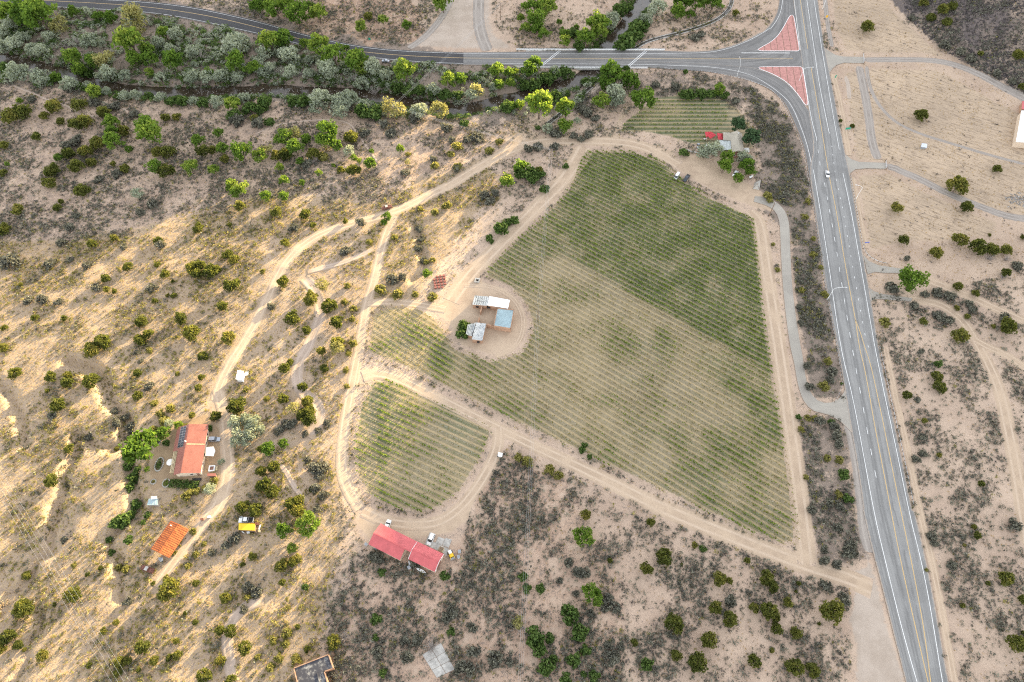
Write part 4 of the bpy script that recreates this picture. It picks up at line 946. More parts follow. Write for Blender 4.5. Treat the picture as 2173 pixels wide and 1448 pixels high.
pc = [wn.loc(p) for p in W(S5([(957,342),(1188,352),(1190,520),(962,520)]), 3.0)]
X0, X1 = min(p[0] for p in pc), max(p[0] for p in pc); Y0, Y1 = wn.yL, max((p[1] for p in pc), key=abs)
for k in range(8):
    for j in range(2):
        a = Y0+(Y1-Y0)*(k+.5)/8; b_ = X0+(X1-X0)*(j+.5)/2
        MB().box(b_, a, 3.15-.03*k, (X1-X0)/2-.08, abs(Y1-Y0)/8-.06, .05).build('patio_roof_panel', M_POLY, wn.t)
for k in (0, 1):
    for j in (0, .5, 1): MB().box(X0+(X1-X0)*k, Y0+(Y1-Y0)*(.05+.93*j), 1.4, .15, .15, 2.9).build('patio_post', M_WOOD, wn.t)
def tent(px4, h, hp, label, name='canopy_tent'):
    P = W(px4, h); c = tuple(np.mean(P, axis=0)); t = thing(name, (*c, hz(*c)), 0, label, 'canopy', 'red shade canopies')
    Q = [(p[0]-c[0], p[1]-c[1], h) for p in P]; n_ = len(Q); vs = Q+[(0, 0, hp)]+[(p[0], p[1], h-.35) for p in Q]
    MB().add(vs, [(i, (i+1) % n_, n_) for i in range(n_)]+[(n_+1+i, n_+1+(i+1) % n_, (i+1) % n_, i) for i in range(n_)]).build('cover', M_CANOPY, t)
    for q in Q: MB().tube((q[0]*.97, q[1]*.97, -.1), (q[0]*.97, q[1]*.97, h), .06, .06, 6).build('leg', M_ALU, t)
tent(S5([(690,180),(810,178),(795,215),(715,290)]), 2.6, 3.3, 'red canopy tent partly under the pink one on the farmhouse lawn')
tent(S5([(815,180),(905,240),(800,308),(735,255)]), 2.6, 3.5, 'paler red canopy tent turned at an angle on the farmhouse lawn')
tent(S5([(920,200),(1030,215),(1045,325),(945,330)]), 2.6, 3.2, 'red canopy tent touching the left wing of the tan-roofed house')
def simple(name, px4, z, label, cat, wall, roof, z0=-.3, group=None, th=.12, **kw):
    c = tuple(np.mean(W(px4, z), axis=0)); o_ = (*c, hz(*c)); t = thing(name, o_, 0, label, cat, group); block(t, px4, z, wall, roof, o_, th, z0=z0, **kw); return t
simple('garden_shed', S5([(1440,490),(1535,492),(1540,572),(1448,570)]), 2.3, 'small cream-roofed shed behind the tan-roofed house', 'shed', M_STUCCO, M_WFAB)
F6 = lambda L: ZZ((600,1350), 5.4325, L)
px = F6([(125,370),(525,213),(580,372),(478,408),(545,650),(195,650)])
c = tuple(np.mean(W(px, 3.5), axis=0)); o = (*c, hz(*c))
t = thing('flat_roof_building', o, 0, 'flat-roofed adobe building with weathered black tar roof at the bottom edge', 'building')
block(t, px, 3.5, M_ADOBE, M_TAR, o, parapet=.35, thick=.28)
a, b_ = [(x-o[0], y-o[1]) for x, y in W(F6([(395,425),(430,560)]), 3.4)]; MB().box((a[0]+b_[0])/2, (a[1]+b_[1])/2, 3.3, .3, math.dist(a, b_), .35, math.atan2(b_[1]-a[1], b_[0]-a[0])-math.pi/2).build('roof_step', M_TAR, t)
# concrete slab left from a demolished building
px = F6([(1605,215),(1825,75),(1985,385),(1775,485)]); P = W(px, .2); c = tuple(np.mean(P, axis=0))
t = thing('concrete_slab', (*c, 0), 0, 'abandoned cracked concrete floor slab among shrubs', 'concrete slab')
Q = [Vector((p[0]-c[0], p[1]-c[1])) for p in P]; bil = lambda s_, r: (Q[0].lerp(Q[1], s_)).lerp(Q[3].lerp(Q[2], s_), r)
for i in range(2):
    for j in range(3):
        s0, s1, r0, r1 = i/2, (i+1)/2, j/3, (j+1)/3; q = [bil(s0, r0), bil(s1, r0), bil(s1, r1), bil(s0, r1)]; q = shrink([(p.x, p.y) for p in q], .10)
        MB().prism(q, -.2, .18+random.uniform(-.03, .03)).build('slab_panel', M_CONC, t)
for (lb, L) in (('L-shaped concrete apron beside the red garage barn', [(1275,590),(1380,360),(1485,400),(1440,540),(1750,685),(1690,830),(1650,765),(1390,650)]), ('square concrete pad above the barn apron', [(1540,445),(1665,490),(1610,612),(1485,560)]), ('worn concrete pad next to the barn apron', [(1680,470),(1800,500),(1740,660),(1620,610)])):
    c = tuple(np.mean(W(B3(L), .12), axis=0)); t = thing('concrete_pad', (*c, 0), 0, lb, 'concrete pad'); MB().prism([(x-c[0], y-c[1]) for x, y in W(B3(L), .14)], -.1, .14).build('slab', M_CONC, t)
simple('white_house', Z('D', [(2112,896),(2260,900),(2250,1160),(2068,1150)]), 4.0, 'white-roofed building cut off by the right edge', 'building', M_STUCCO, M_WHITEROOF, ribs=6, ribmat=M_WPAINT)
simple('brick_porch', Z('D', [(2118,820),(2250,825),(2255,890),(2114,885)]), 3.0, 'red-roofed porch above the white building at the right edge', 'porch', M_ADOBE, M_REDROOF)
simple('metal_shed', H1([(110,1305),(235,1280),(240,1390),(85,1395)]), 2.0, 'grey sheet-metal shed below the house garden', 'shed', M_ALU, M_BLUETIN, ribs=4, ribmat=M_ALU)
simple('tank_cover', H1([(140,1272),(228,1262),(232,1300),(145,1310)]), 2.5, 'raised pale metal box behind the grey sheet-metal shed', 'box', M_ALU, M_WHITEROOF)
simple('box_trailer', Z('I', [(1922,252),(1972,258),(1958,332),(1905,325)]), 2.5, 'white box trailer parked beside the dirt track', 'trailer', M_WPAINT, M_WPAINT)
simple('sheet_panel', Z('I', [(1985,262),(2010,258),(2008,292),(1980,298)]), .4, 'white sheet lying right of the white box trailer', 'panel', M_WPAINT, M_WPAINT, z0=0)
yc = simple('yellow_canopy', R2([(1682,240),(1952,248),(1945,358),(1680,350)]), 2.7, 'bright yellow corrugated canopy roof among junk', 'canopy', M_WOOD, M_YELROOF, ribs=11, ribmat=M_YELROOF)
for L, lb, mm in (([(1950,215),(2020,230),(2012,272),(1945,268)], 'flat red trailer bed right of the yellow canopy', M_RUSTP), ([(2030,262),(2052,266),(2022,345),(2005,340)], 'narrow white board right of the yellow canopy', M_WPAINT), ([(1715,362),(1742,360),(1782,402),(1758,405)], 'left white plastic tub below the yellow canopy', M_WPAINT), ([(1810,378),(1860,372),(1865,402),(1818,410)], 'right white plastic tub below the yellow canopy', M_WPAINT), ([(1700,130),(1735,120),(1760,150),(1715,165)], 'heap of grey junk above the yellow canopy', M_GREYP), ([(2000,355),(2040,350),(2045,385),(2010,390)], 'pale crate at the lower right of the yellow canopy', M_TIMB), ([(362,800),(432,805),(440,850),(400,880),(358,835)], 'blue-grey utility cart in front of the open shed', M_GREYP), ([(1050,160),(1100,150),(1105,190),(1045,190)], 'red scrap heap by the track above the open shed', M_RUSTP), ([(1160,120),(1220,110),(1225,145),(1165,150)], 'white scrap piece by the track above the open shed', M_WPAINT)):
    simple('junk_item', R2(L), .8, lb, 'junk', mm, mm, z0=-.2)
# garden of the solar-roofed house
tp = simple('shade_sail', H1([(948,548),(1058,540),(1082,600),(1055,680),(940,672)]), 2.4, 'white shade sail on the right side of the house', 'shade sail', M_WFAB, M_WFAB, z0=2.3)
for a in H1([(955,555),(1070,600),(945,668)]):
    x, y = W([a], 2.4)[0]; MB().tube((x-tp.location.x, y-tp.location.y, -.2), (x-tp.location.x, y-tp.location.y, 2.35), .06, .06, 6).build('pole', M_ALU, tp)
x, y = W(H1([(417,763)]), 2.4)[0]; t = thing('parasol', (x, y, hz(x, y)), 0, 'white garden parasol left of the pergola', 'parasol')
m = MB(); n_ = 8; m.add([(1.5*math.cos(6.283*i/n_), 1.5*math.sin(6.283*i/n_), 2.2) for i in range(n_)]+[(0,0,2.75)], [(i, (i+1) % n_, n_) for i in range(n_)]); m.build('cover', M_WFAB, t); MB().tube((0,0,0), (0,0,2.7), .04, .04, 6).build('pole', M_ALU, t)
P = W(H1([(1032,857)]), .6)[0]; t = thing('hot_tub', (*P, hz(*P)), .08, 'square white hot tub on the terrace right of the house', 'hot tub')
for dx, dy, sx, sy in ((0,1.0,2.4,.4),(0,-1.0,2.4,.4),(1.0,0,.4,1.6),(-1.0,0,.4,1.6)): MB().box(dx, dy, .45, sx, sy, .9).build('rim', M_WPAINT, t)
MB().box(0, 0, .3, 1.7, 1.7, .5).build('cover', M_BRICKW, t)
simple('garden_bench', H1([(1088,832),(1115,828),(1112,885),(1085,888)]), .6, 'small brown bench right of the hot tub', 'bench', M_WOOD, M_TIMB)
simple('garden_store', H1([(967,930),(1090,930),(1090,972),(965,970)]), 2.0, 'small red-roofed store at the lower right house corner', 'shed', M_WOOD, M_REDROOF2)
simple('dark_mat', H1([(745,1003),(878,1000),(880,1030),(748,1032)]), .35, 'dark rectangular deck below the house end wall', 'deck', M_BLACK, M_BLACK, z0=-.1)
def bed(px, rx, ry, label, leaf):
    x, y, z = at(*px); t = thing('garden_bed', (x, y, z), 0, label, 'garden bed', 'garden beds beside the house'); n_ = max(10, int(6.28*(rx+ry)/2/.6))
    MB().prism([((rx-.1)*math.cos(6.283*i/24), (ry-.1)*math.sin(6.283*i/24)) for i in range(24)], -.1, .18).build('soil', M_WOOD, t)
    for i in range(n_):
        a = 6.283*i/n_; MB().box(rx*math.cos(a), ry*math.sin(a), .18, .5, .36, .42+random.uniform(-.1,.1), a+1.57+random.uniform(-.2,.2)).build('edging_stone', M_CONC, t)
    N = int(60*rx*ry); c_ = np.c_[RNG.normal(0, rx*.4, N), RNG.normal(0, ry*.4, N), RNG.uniform(.2, .7, N)]; V, f = quads(c_, .28)
    mobj('plants', np_mesh('plants', V, f, RNG.uniform(0, 1, len(f)), leaf), t)
def quads(c, s, flat=0.0):
    n_ = len(c); a = RNG.normal(size=(n_, 3)); a[:,2] *= (1-flat); a /= np.linalg.norm(a, axis=1)[:,None]; b_ = RNG.normal(size=(n_, 3)); b_[:,2] *= (1-flat*.6); b_ -= a*(a*b_).sum(1)[:,None]; b_ /= np.linalg.norm(b_, axis=1)[:,None]
    s = (np.asarray(s)*RNG.uniform(.6, 1.3, n_))[:,None]*.5
    V = np.stack([c-a*s-b_*s*.7, c+a*s-b_*s*.9, c+a*s*.8+b_*s, c-a*s+b_*s*.8], 1).reshape(-1, 3); return V, np.arange(n_*4).reshape(-1, 4)
bed(H1([(265,800)])[0], 1.6, 2.9, 'oval stone-edged garden bed left of the house', L_WILL)
bed(H1([(178,1055)])[0], 1.0, 1.0, 'small round garden bed at the left of the yard', L_RABB)
bed(H1([(365,1075)])[0], 1.4, 1.7, 'bright green round bed below the parasol', L_COT)
bed(H1([(245,470)])[0], 1.0, 1.2, 'dark round garden bed near the big yellow-green tree', L_GREY)
x, y, z = at(*H1([(630,1090)])[0]); t = thing('flower_border', (x, y, z), -.06, 'dark green planted border along the lower end of the house', 'border')
N = 900; V, f = quads(np.c_[RNG.uniform(-6, 6, N), RNG.uniform(-2, 2, N)*RNG.uniform(.6,1,N), RNG.uniform(.1, .9, N)], .45); mobj('foliage', np_mesh('foliage', V, f, RNG.uniform(0, 1, N), L_WILL), t)
# loose things
for i in range(4):
    for j in range(5):
        if (i, j) in ((3, 0), (0, 4)): continue
        p = ZZ((540,360), 3.811, [(1448+i*27+j*5-j*9+18, 962-j*22-i*4)])[0]; x, y, z = at(*p); hh = random.choice((.5, .7, .9))
        t = thing('brick_pallet', (x, y, z), random.uniform(-.5, .2), f'red brick stack, {ORD[i]} from the left in the {ORD[j]} row from below', 'brick pallet', 'red brick pallets in rows')
        MB().box(0, 0, .1, 1.1, 1.0, .14).build('pallet', M_WOOD, t)
        for k in range(int(hh/.2)): MB().box(0, 0, .28+k*.2, 1.0, .95, .185, k*.06).build('brick_layer', M_BRICKP, t)
P = W(Q4([(450,132)]), .4)[0]; t = thing('concrete_trough', (*P, 0), -.2, 'hollow square concrete trough left of the vineyard corner', 'trough')
for dx, dy, sx, sy in ((0,.95,2.4,.5),(0,-.95,2.4,.5),(.95,0,.5,1.4),(-.95,0,.5,1.4)): MB().box(dx, dy, .35, sx, sy, .9).build('side', M_CONC, t)
MB().box(0, 0, .02, 1.4, 1.4, .1).build('floor', M_BLACK, t)
t = simple('roadside_bin', Z('J', [(1972,915),(2008,922),(2002,952),(1966,945)]), 1.4, 'white box with black lid beside the bend of the dirt lane', 'bin', M_WPAINT, M_WPAINT)
MB().box(-.9, .1, .7, .3, 1.4, 1.2, -.2).build('lid', M_BLACK, t)
simple('stock_trailer', Z('D', [(1308,1160),(1352,1166),(1348,1198),(1300,1190)]), 1.3, 'small grey trailer alone in the bare field', 'trailer', M_GREYP, M_SILVER)
for k, (a, lb) in enumerate((((1945,730),'white plastic bin right of the loader'), ((1928,830),'grey-white barrel crate below the bin right of the loader'), ((975,1035),'white drum below the gap between the barns'), ((152,590),'white drum at the left corner of the barn'), ((333,678),'white vent box below the barn eave'))):
    x, y = W(B3([a]), .8)[0]; t = thing('storage_bin', (x, y, hz(x, y)), .3*k, lb, 'bin'); MB().box(0, 0, .5, 1.0, 1.1, 1.0).build('body', M_WPAINT, t, bevel=.06); MB().box(0, 0, 1.04, 1.1, 1.2, .08).build('lid', M_GREYP, t)
def boat(a, b_, w, label, mat):
    p, q = W(B3([a, b_]), .5); rz, L = fr(p, q); c = ((p[0]+q[0])/2, (p[1]+q[1])/2); t = thing('boat', (*c, 0), rz, label, 'boat'); h = L/2
    sec = lambda x, k: [(x, -w/2*k, .75), (x, -w/3*k, .3), (x, w/3*k, .3), (x, w/2*k, .75)]
    MB().loft([sec(-h, .1 if w < 1 else .8), sec(-h*.5, 1), sec(h*.4, 1), sec(h, .08)]).build('hull', mat, t); MB().box(0, 0, .15, L*.5, w*.4, .3).build('cradle', M_WOOD, t)
boat((1105,1045), (1300,1142), .9, 'long narrow white canoe below the garage barn', M_WPAINT); boat((965,920), (1075,968), 2.0, 'short white dinghy beside the gap between the barns', M_WPAINT)
x, y = W(B3([(1595,690)]), .8)[0]; t = thing('crate', (x, y, 0), -.4, 'orange-brown wooden crate on the barn apron', 'crate'); MB().box(0,0,.7,1.7,1.6,1.3).build('body', M_TIMB, t)
for k in range(4): MB().box(-.6+.4*k, 0, 1.38, .3, 1.65, .06).build('slat', M_WOOD, t)
x, y = W(B3([(1775,770)]), .8)[0]; t = thing('loader', (x, y, 0), -1.1, 'yellow and white compact loader at the end of the apron', 'loader')
MB().box(.3, 0, 1.0, 2.2, 1.3, .9).build('body', M_YELROOF, t, bevel=.1); MB().box(-.3, 0, 2.0, 1.2, 1.2, 1.1).build('cab', M_WPAINT, t, bevel=.08); MB().box(2.0, 0, .5, .7, 1.9, .7).build('bucket', M_GREYP, t)
for s_ in (-1, 1):
    MB().box(1.3, s_*.75, 1.1, 1.9, .15, .2).build('lift_arm', M_YELROOF, t)
    for xx in (-.6, .9): MB().tube((xx, s_*.65, .45), (xx, s_*.98, .45), .45, .45, 12).build('wheel', M_TYRE, t)
for k in range(2):
    p, q = W(B3([(1745+40*k,1075),(1705+18*k,1300)]), .2); rz, L = fr(p, q); t = thing('timber_pole', ((p[0]+q[0])/2, (p[1]+q[1])/2, hz(*p)+.12), rz, ('left' if k == 0 else 'right')+' grey timber pole lying below the garage barn', 'timber pole'); MB().tube((-L/2,0,0), (L/2,0,0), .13, .1, 7).build('log', M_TWIG, t)
P = W(S5([(1570,1045)]), .8)[0]; t = thing('propane_tank', (*P, 0), .6, 'small white propane tank by the trees near the farmhouse', 'propane tank'); MB().tube((-.9,0,.9), (.9,0,.9), .55, .55, 12).build('tank', M_WPAINT, t, smooth=True); MB().box(-.6,0,.25,.2,.7,.5).build('foot', M_CONC, t); MB().box(.6,0,.25,.2,.7,.5).build('foot', M_CONC, t)
# leaning tipi-like sign structure at the bend
P = W(S5([(1690,1200)]), 1.0)[0]; t = thing('tarp_shelter', (*P, 0), -.35, 'grey-white triangular tarp shelter on poles beside the access bend', 'shelter')
MB().add([(-1.6,-2.6,0),(1.7,-2.4,0),(1.6,2.2,0),(-1.4,2.4,0),(-.2,-1.8,3.2),(.9,2.0,3.0)], [(0,1,4),(1,2,5,4),(3,0,4,5),(2,3,5)]).build('cover', M_CONC, t)
for a, b_ in (((-1.8,-2.8,0),(.2,-1.5,3.9)), ((1.9,-2.6,0),(-.5,-1.7,3.8)), ((1.9,2.4,0),(.6,1.9,3.7))): MB().tube(a, b_, .09, .06, 6).build('pole', M_WOOD, t)
t = thing('rock_wall', (*at(*S5([(450,570)])[0])[:2], 0), -.35, 'low pale stone wall at the edge of the farmhouse lawn', 'stone wall')
for k in range(26):
    x = -6+.46*k; MB().box(x, .25*math.sin(k*.35)+random.uniform(-.2,.2), .25, random.uniform(.4,.75), random.uniform(.4,.8), random.uniform(.35,.7), random.uniform(0,3)).build('stone', M_CONC, t)
for k, (a, b_) in enumerate((((395,760),(420,770)), ((640,760),(600,700)))):
    x, y, z = at(*S5([(690+k*20, 340+k*120)])[0]); t = thing('picnic_table', (x, y, z), .3*k, ('upper' if k == 0 else 'lower')+' white picnic table on the farmhouse lawn', 'table'); MB().box(0,0,.72,1.8,.8,.07).build('tabletop', M_WPAINT, t)
    for s_ in (-1, 1): MB().box(0, s_*.75, .42, 1.8, .28, .06).build('seat', M_WPAINT, t); MB().box(s_*.7, 0, .35, .1, 1.5, .7).build('leg', M_WOOD, t)
for k, a in enumerate(((560,430),(550,490))):
    x, y, z = at(*S5([a])[0]); t = thing('fire_pit', (x, y, z), 0, ('upper' if k == 0 else 'lower')+' dark square planter on the farmhouse lawn', 'planter'); MB().box(0,0,.3,1.5,1.2,.6).build('box', M_BLACK, t); MB().box(0,0,.62,1.3,1.0,.05).build('soil', M_GREYP, t)
# ------------------------------------------------------------------ vehicles
def car(kind, mat, a, b_, label, zoom=None, name=None, group='parked cars', z=.7):
    """a rear, b front in the picture"""
    p, q = W([a, b_], z); rz, L = fr(q, p); c = ((p[0]+q[0])/2, (p[1]+q[1])/2)
    L = {'sedan': 4.7, 'suv': 4.8, 'pickup': 5.7, 'van': 5.0, 'hulk': 5.4}[kind]; w = 1.85 if kind != 'pickup' else 1.98
    t = thing(name or {'pickup': 'pickup_truck', 'van': 'parked_van', 'hulk': 'wrecked_truck'}.get(kind, 'car'), (*c, hz(*c)+(.28 if group == 'cars' else .12)), rz, label, {'pickup': 'pickup', 'van': 'van', 'hulk': 'truck'}.get(kind, 'car'), group)
    h = L/2; hw = w/2
    def sec(x, k, z0, z1, kt=.92): return [(x, -hw*k, z0+.12), (x, -hw*k*.93, z0), (x, hw*k*.93, z0), (x, hw*k, z0+.12), (x, hw*k, z1-.15), (x, hw*k*kt, z1), (x, -hw*k*kt, z1), (x, -hw*k, z1-.15)]
    if kind in ('pickup', 'hulk'): st = [(-h,.94,.45,1.0),(-h+.1,1,.35,1.05),(-.1,1,.3,1.06),(.9,1,.3,1.08),(h-.5,.97,.3,1.02),(h-.05,.9,.4,.9),(h,.82,.45,.8)]
    elif kind == 'sedan': st = [(-h,.86,.45,.85),(-h+.15,.95,.32,.95),(-h*.5,1,.25,1.0),(h*.4,1,.25,.98),(h-.4,.95,.28,.85),(h,.80,.42,.68)]
    else: st = [(-h,.9,.45,1.0),(-h+.12,.97,.32,1.1),(-h*.4,1,.28,1.12),(h*.45,1,.28,1.08),(h-.35,.95,.3,.95),(h,.84,.42,.78)]
    MB().loft([sec(x, k, a_, b2) for x, k, a_, b2 in st]).build('body', mat, t, smooth=False, bevel=.04)
    cab = {'sedan': (-1.55,-.95,.35,1.15,.95,1.42), 'suv': (-2.2,-1.95,.35,1.15,1.06,1.72), 'pickup': (-.75,-.6,.75,1.5,1.02,1.82), 'van': (-2.3,-2.2,1.0,1.75,1.06,1.95), 'hulk': (-.6,-.5,.7,1.2,1.02,1.7)}[kind]
    def cs(x, k, z_): return (x, k, z_)
    xb0, xb1, xf1, xf0, zb, zt = cab; tw = .78
    V = [(xb0,-hw*.93,zb),(xf0,-hw*.93,zb),(xf0,hw*.93,zb),(xb0,hw*.93,zb),(xb1,-hw*tw,zt),(xf1,-hw*tw,zt),(xf1,hw*tw,zt),(xb1,hw*tw,zt)]
    MB().add(V, [(0,1,5,4),(1,2,6,5),(2,3,7,6),(3,0,4,7),(4,5,6,7),(3,2,1,0)]).build('windows', M_GLASS if kind != 'hulk' else M_RUSTP, t)
    MB().box((xb1+xf1)/2, 0, zt+.02, xf1-xb1+.06, hw*tw*2+.04, .07).build('roof', mat if kind != 'hulk' else M_CONC, t, bevel=.02)
    for s_ in (-1, 1):
        for xx in (((xb0+xb1)/2, (xf0+xf1)/2) if kind != 'sedan' else ((xb0+xb1)/2, (xf0+xf1)/2)):
            pass
        MB().box((xb1+xf1)/2-.1, s_*hw*.87, (zb+zt)/2, .12, .1, zt-zb).build('pillar', mat, t)
        MB().box(h-.12, s_*hw*.62, .72, .2, .38, .16).build('headlight', M_HEAD, t); MB().box(-h+.08, s_*hw*.7, .82, .14, .3, .18).build('tail_light', M_CANOPY, t)
        MB().box(xf0-.15, s_*(hw+.1), zb+.08, .12, .2, .14).build('mirror', mat, t)
        for xx in (-h*.62, h*.62):
            wl_ = MB().tube((xx, s_*(hw-.22), .33), (xx, s_*(hw+.02), .33), .34, .34, 14).build('wheel', M_TYRE, t); MB().tube((xx, s_*(hw+.015), .33), (xx, s_*(hw+.03), .33), .2, .19, 10).build('rim', M_ALU, wl_)
    if kind in ('pickup', 'hulk'):
        MB().box((-h+xb0)/2-.02, 0, 1.075, xb0+h-.35, w-.4, .02).build('bed_floor', M_BLACK if kind == 'pickup' else M_RUSTP, t)
        for s_ in (-1, 1): MB().box((-h+xb0)/2, s_*(hw-.1), 1.12, xb0+h-.1, .1, .16).build('bed_side', mat if kind == 'hulk' else M_BLACK, t)
    return t
car('sedan', M_WPAINT, Z('D', [(538,1372)])[0], Z('D', [(550,1450)])[0], 'white car driving down the highway', group='cars')
car('sedan', M_SILVER, Z('B', [(1098,497)])[0], Z('B', [(1022,492)])[0], 'silver-white car parked on the verge of the dark road')
car('suv', M_SILVER, H1([(990,435)])[0], H1([(1148,432)])[0], 'silver SUV parked right of the solar-roofed house')
car('van', M_WPAINT, S5([(185,985)])[0], S5([(105,1095)])[0], 'white van left of the dark pickup in the farmhouse lot', group='cars at the farmhouse')
car('pickup', M_DARKP, S5([(400,985)])[0], S5([(265,1160)])[0], 'dark grey pickup truck in the farmhouse parking lot', group='cars at the farmhouse')
car('sedan', M_WPAINT, S5([(1318,920)])[0], S5([(1222,1050)])[0], 'white car half under a green tree near the farmhouse', group='cars at the farmhouse')
car('suv', M_WPAINT, B3([(1440,400)])[0], B3([(1350,600)])[0], 'white SUV on the concrete apron of the barn')
car('suv', M_WPAINT, B3([(540,300)])[0], B3([(585,175)])[0], 'white car half hidden behind the long barn roof')
car('hulk', M_RUSTP, R2([(325,1050)])[0], R2([(40,940)])[0], 'old rusted truck wreck below the open shed', group='wrecks')
car('pickup', M_WPAINT, R2([(1920,188)])[0], R2([(1690,190)])[0], 'white pickup parked behind the yellow canopy')
car('hulk', M_RUSTP, ZZ((540,360), 3.811, [(1112,298)])[0], ZZ((540,360), 3.811, [(1030,318)])[0], 'small rusty wreck beside the fork of the dirt track', group='wrecks')
# ------------------------------------------------------------------ vineyards
TENS = {20:'twent',30:'thirt',40:'fort',50:'fift',60:'sixt',70:'sevent',80:'eight',90:'ninet'}
def ordinal(n):
    if n < 20: return ORD[n-1]
    if n >= 100: return 'hundred-and-'+ordinal(n-100) if n > 100 else 'hundredth'
    t = TENS[n//10*10]; return t+'ieth' if n % 10 == 0 else t+'y-'+ORD[n % 10-1]
def vineyard(poly_px, ang, sp, off, dens, where, first, height=1.45, mat2=None, minlen=5):
    P = np.array(W(poly_px)); t = np.array([math.cos(ang), math.sin(ang)]); n_ = np.array([-t[1], t[0]])
    a, b_ = P@t, P@n_; k0, k1 = math.ceil((b_.min()-off)/sp), math.floor((b_.max()-off)/sp); rows = []
    for k in range(k0, k1+1):
        c = off+k*sp; xs = []
        for i in range(len(P)):
            j = (i+1) % len(P)
            if (b_[i] > c) != (b_[j] > c): s_ = (c-b_[i])/(b_[j]-b_[i]); xs.append(a[i]+s_*(a[j]-a[i]))
        xs.sort(); rows.append((k, c, [(xs[i]+.6, xs[i+1]-.6) for i in range(0, len(xs)-1, 2) if xs[i+1]-xs[i] > minlen]))
    rows = [r for r in rows if r[2]]
    if first: rows = rows[::-1]
    for ri, (k, c, segs) in enumerate(rows):
        for si, (s0, s1) in enumerate(segs):
            L = s1-s0; mid = t*(s0+s1)/2+n_*c; org = (mid[0], mid[1], float(hgt(*mid.reshape(2, 1))[0]))
            part = '' if len(segs) == 1 else (' right of the ruin' if si == (0 if t[0] < 0 else len(segs)-1) else ' left of the ruin')
            o = thing('vine_row', org, ang, f'{ordinal(ri+1)} vine row from the {where}{part}', 'vine row', 'trellised vine rows')
            m = int(L*12); x = RNG.uniform(-L/2, L/2, m); wx = mid[0]+t[0]*x; wy = mid[1]+t[1]*x
            d, w2 = dens(wx, wy); keep = RNG.uniform(0, 1, m) < d; x = x[keep]; w2 = w2[keep]; m = len(x)
            if m < 4: x = RNG.uniform(-L/2, L/2, 6); w2 = np.zeros(6); m = 6
            ctr = np.c_[x, RNG.normal(0, .16, m)+.09*np.sin(x*.11+ri), RNG.uniform(.35, height, m)**1.0]
            g = hgt(mid[0]+t[0]*x, mid[1]+t[1]*x)-org[2]; ctr[:,2] += g
            V, f = quads(ctr, np.where(w2 > .5, .50, .36)); me = np_mesh('foliage', V, f, np.clip(RNG.uniform(0, .7, m)+.3*w2, 0, 1), mats=L_VINE)
            me.materials.append(L_VINE2); me.polygons.foreach_set('material_index', np.where(w2 < .5, 1, 0).astype(np.int32)); mobj('foliage', me, o)
            pm = MB(); n_p = max(2, int(L/6))
            for i in range(1, n_p): 
                px_ = -L/2+L*i/n_p; pm.box(px_, 0, .75+hz(mid[0]+t[0]*px_, mid[1]+t[1]*px_)-org[2], .09, .09, 1.7)
            if n_p > 1: pm.build('stakes', M_TWIG, o, 'stuff')
            wr = MB()
            wr.add([(-L/2,-.02,1.0),(L/2,-.02,1.0),(L/2,.02,1.03),(-L/2,.02,1.03)], [(0,1,2,3)]); wr.build('wire', M_STEEL, o)
            for e in (-1, 1):
                ex, ey = mid[0]+t[0]*e*L/2, mid[1]+t[1]*e*L/2; MB().tube((e*L/2, 0, hz(ex, ey)-org[2]-.2), (e*(L/2+.45), 0, hz(ex, ey)-org[2]+1.75), .10, .09, 6).build('end_post', M_TIMB, o)
def dens_a(x, y):
    g = green_a(x, y); n1 = vn(x, y, 7, 51); return np.clip(.28+.62*g+.30*n1, .10, 1), ((g+.35*n1+RNG.uniform(-.3, .3, len(x))) > .62).astype(float)
def dens_b(x, y):
    u, v = proj(x, y); n1 = vn(x, y, 8, 52); g = .58+.45*n1-.25*sst(880, 1000, u)+.5*np.exp(-((u-812)/14)**2); return np.clip(g, .15, 1), (g+RNG.uniform(-.3, .3, len(x)) > .5).astype(float)
vineyard(VY_A, ROWA, SPA, 0, dens_a, 'bottom lane in the large vineyard', False)
vineyard(VY_B, ROWB, SPB, 0, dens_b, 'bottom in the small lower-left vineyard block', False)
vineyard(VY_C, math.pi, SPC, 0, lambda x, y: (np.full(len(x), .45), (RNG.uniform(0, 1, len(x)) < .7).astype(float)), 'top in the small vineyard by the farmhouse', False, 1.1)
# ------------------------------------------------------------------ trees
def crown(nc, per, rz, leaf, spread, shell=.55, zc=0.0, flat=0.0, seed=0, core=0):
    r = np.random.default_rng(seed+900); d = r.normal(size=(nc, 3)); d /= np.linalg.norm(d, axis=1)[:,None]; d[:,2] = np.where(d[:,2] < -.45, -d[:,2]*.6, d[:,2])
    rr = r.uniform(shell, 1, nc)**.7; lob = 1+.10*np.sin(3*np.arctan2(d[:,1], d[:,0])+r.uniform(0, 6))+r.uniform(-.12, .12, nc)
    c = d*(rr*lob)[:,None]*(1-spread*.55)*np.array([1, 1, rz]); cs = r.uniform(.75, 1.3, nc)*spread
    L = []; T = []
    for i in range(nc):
        q = r.normal(size=(per, 3)); q /= np.linalg.norm(q, axis=1)[:,None]; q *= (r.uniform(.35, 1, per)**.5)[:,None]*cs[i]; q[:,2] *= .85
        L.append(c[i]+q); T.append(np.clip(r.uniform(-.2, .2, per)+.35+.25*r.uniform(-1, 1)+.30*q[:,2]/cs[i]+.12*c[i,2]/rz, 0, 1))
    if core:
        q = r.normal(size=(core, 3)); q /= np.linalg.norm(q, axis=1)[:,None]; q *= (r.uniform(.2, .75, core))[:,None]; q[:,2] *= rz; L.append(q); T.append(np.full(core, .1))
    L = np.concatenate(L); T = np.concatenate(T); L[:,2] += zc; L[:,2] = np.maximum(L[:,2], .04); V, f = quads(L, leaf, flat); return V, f, T
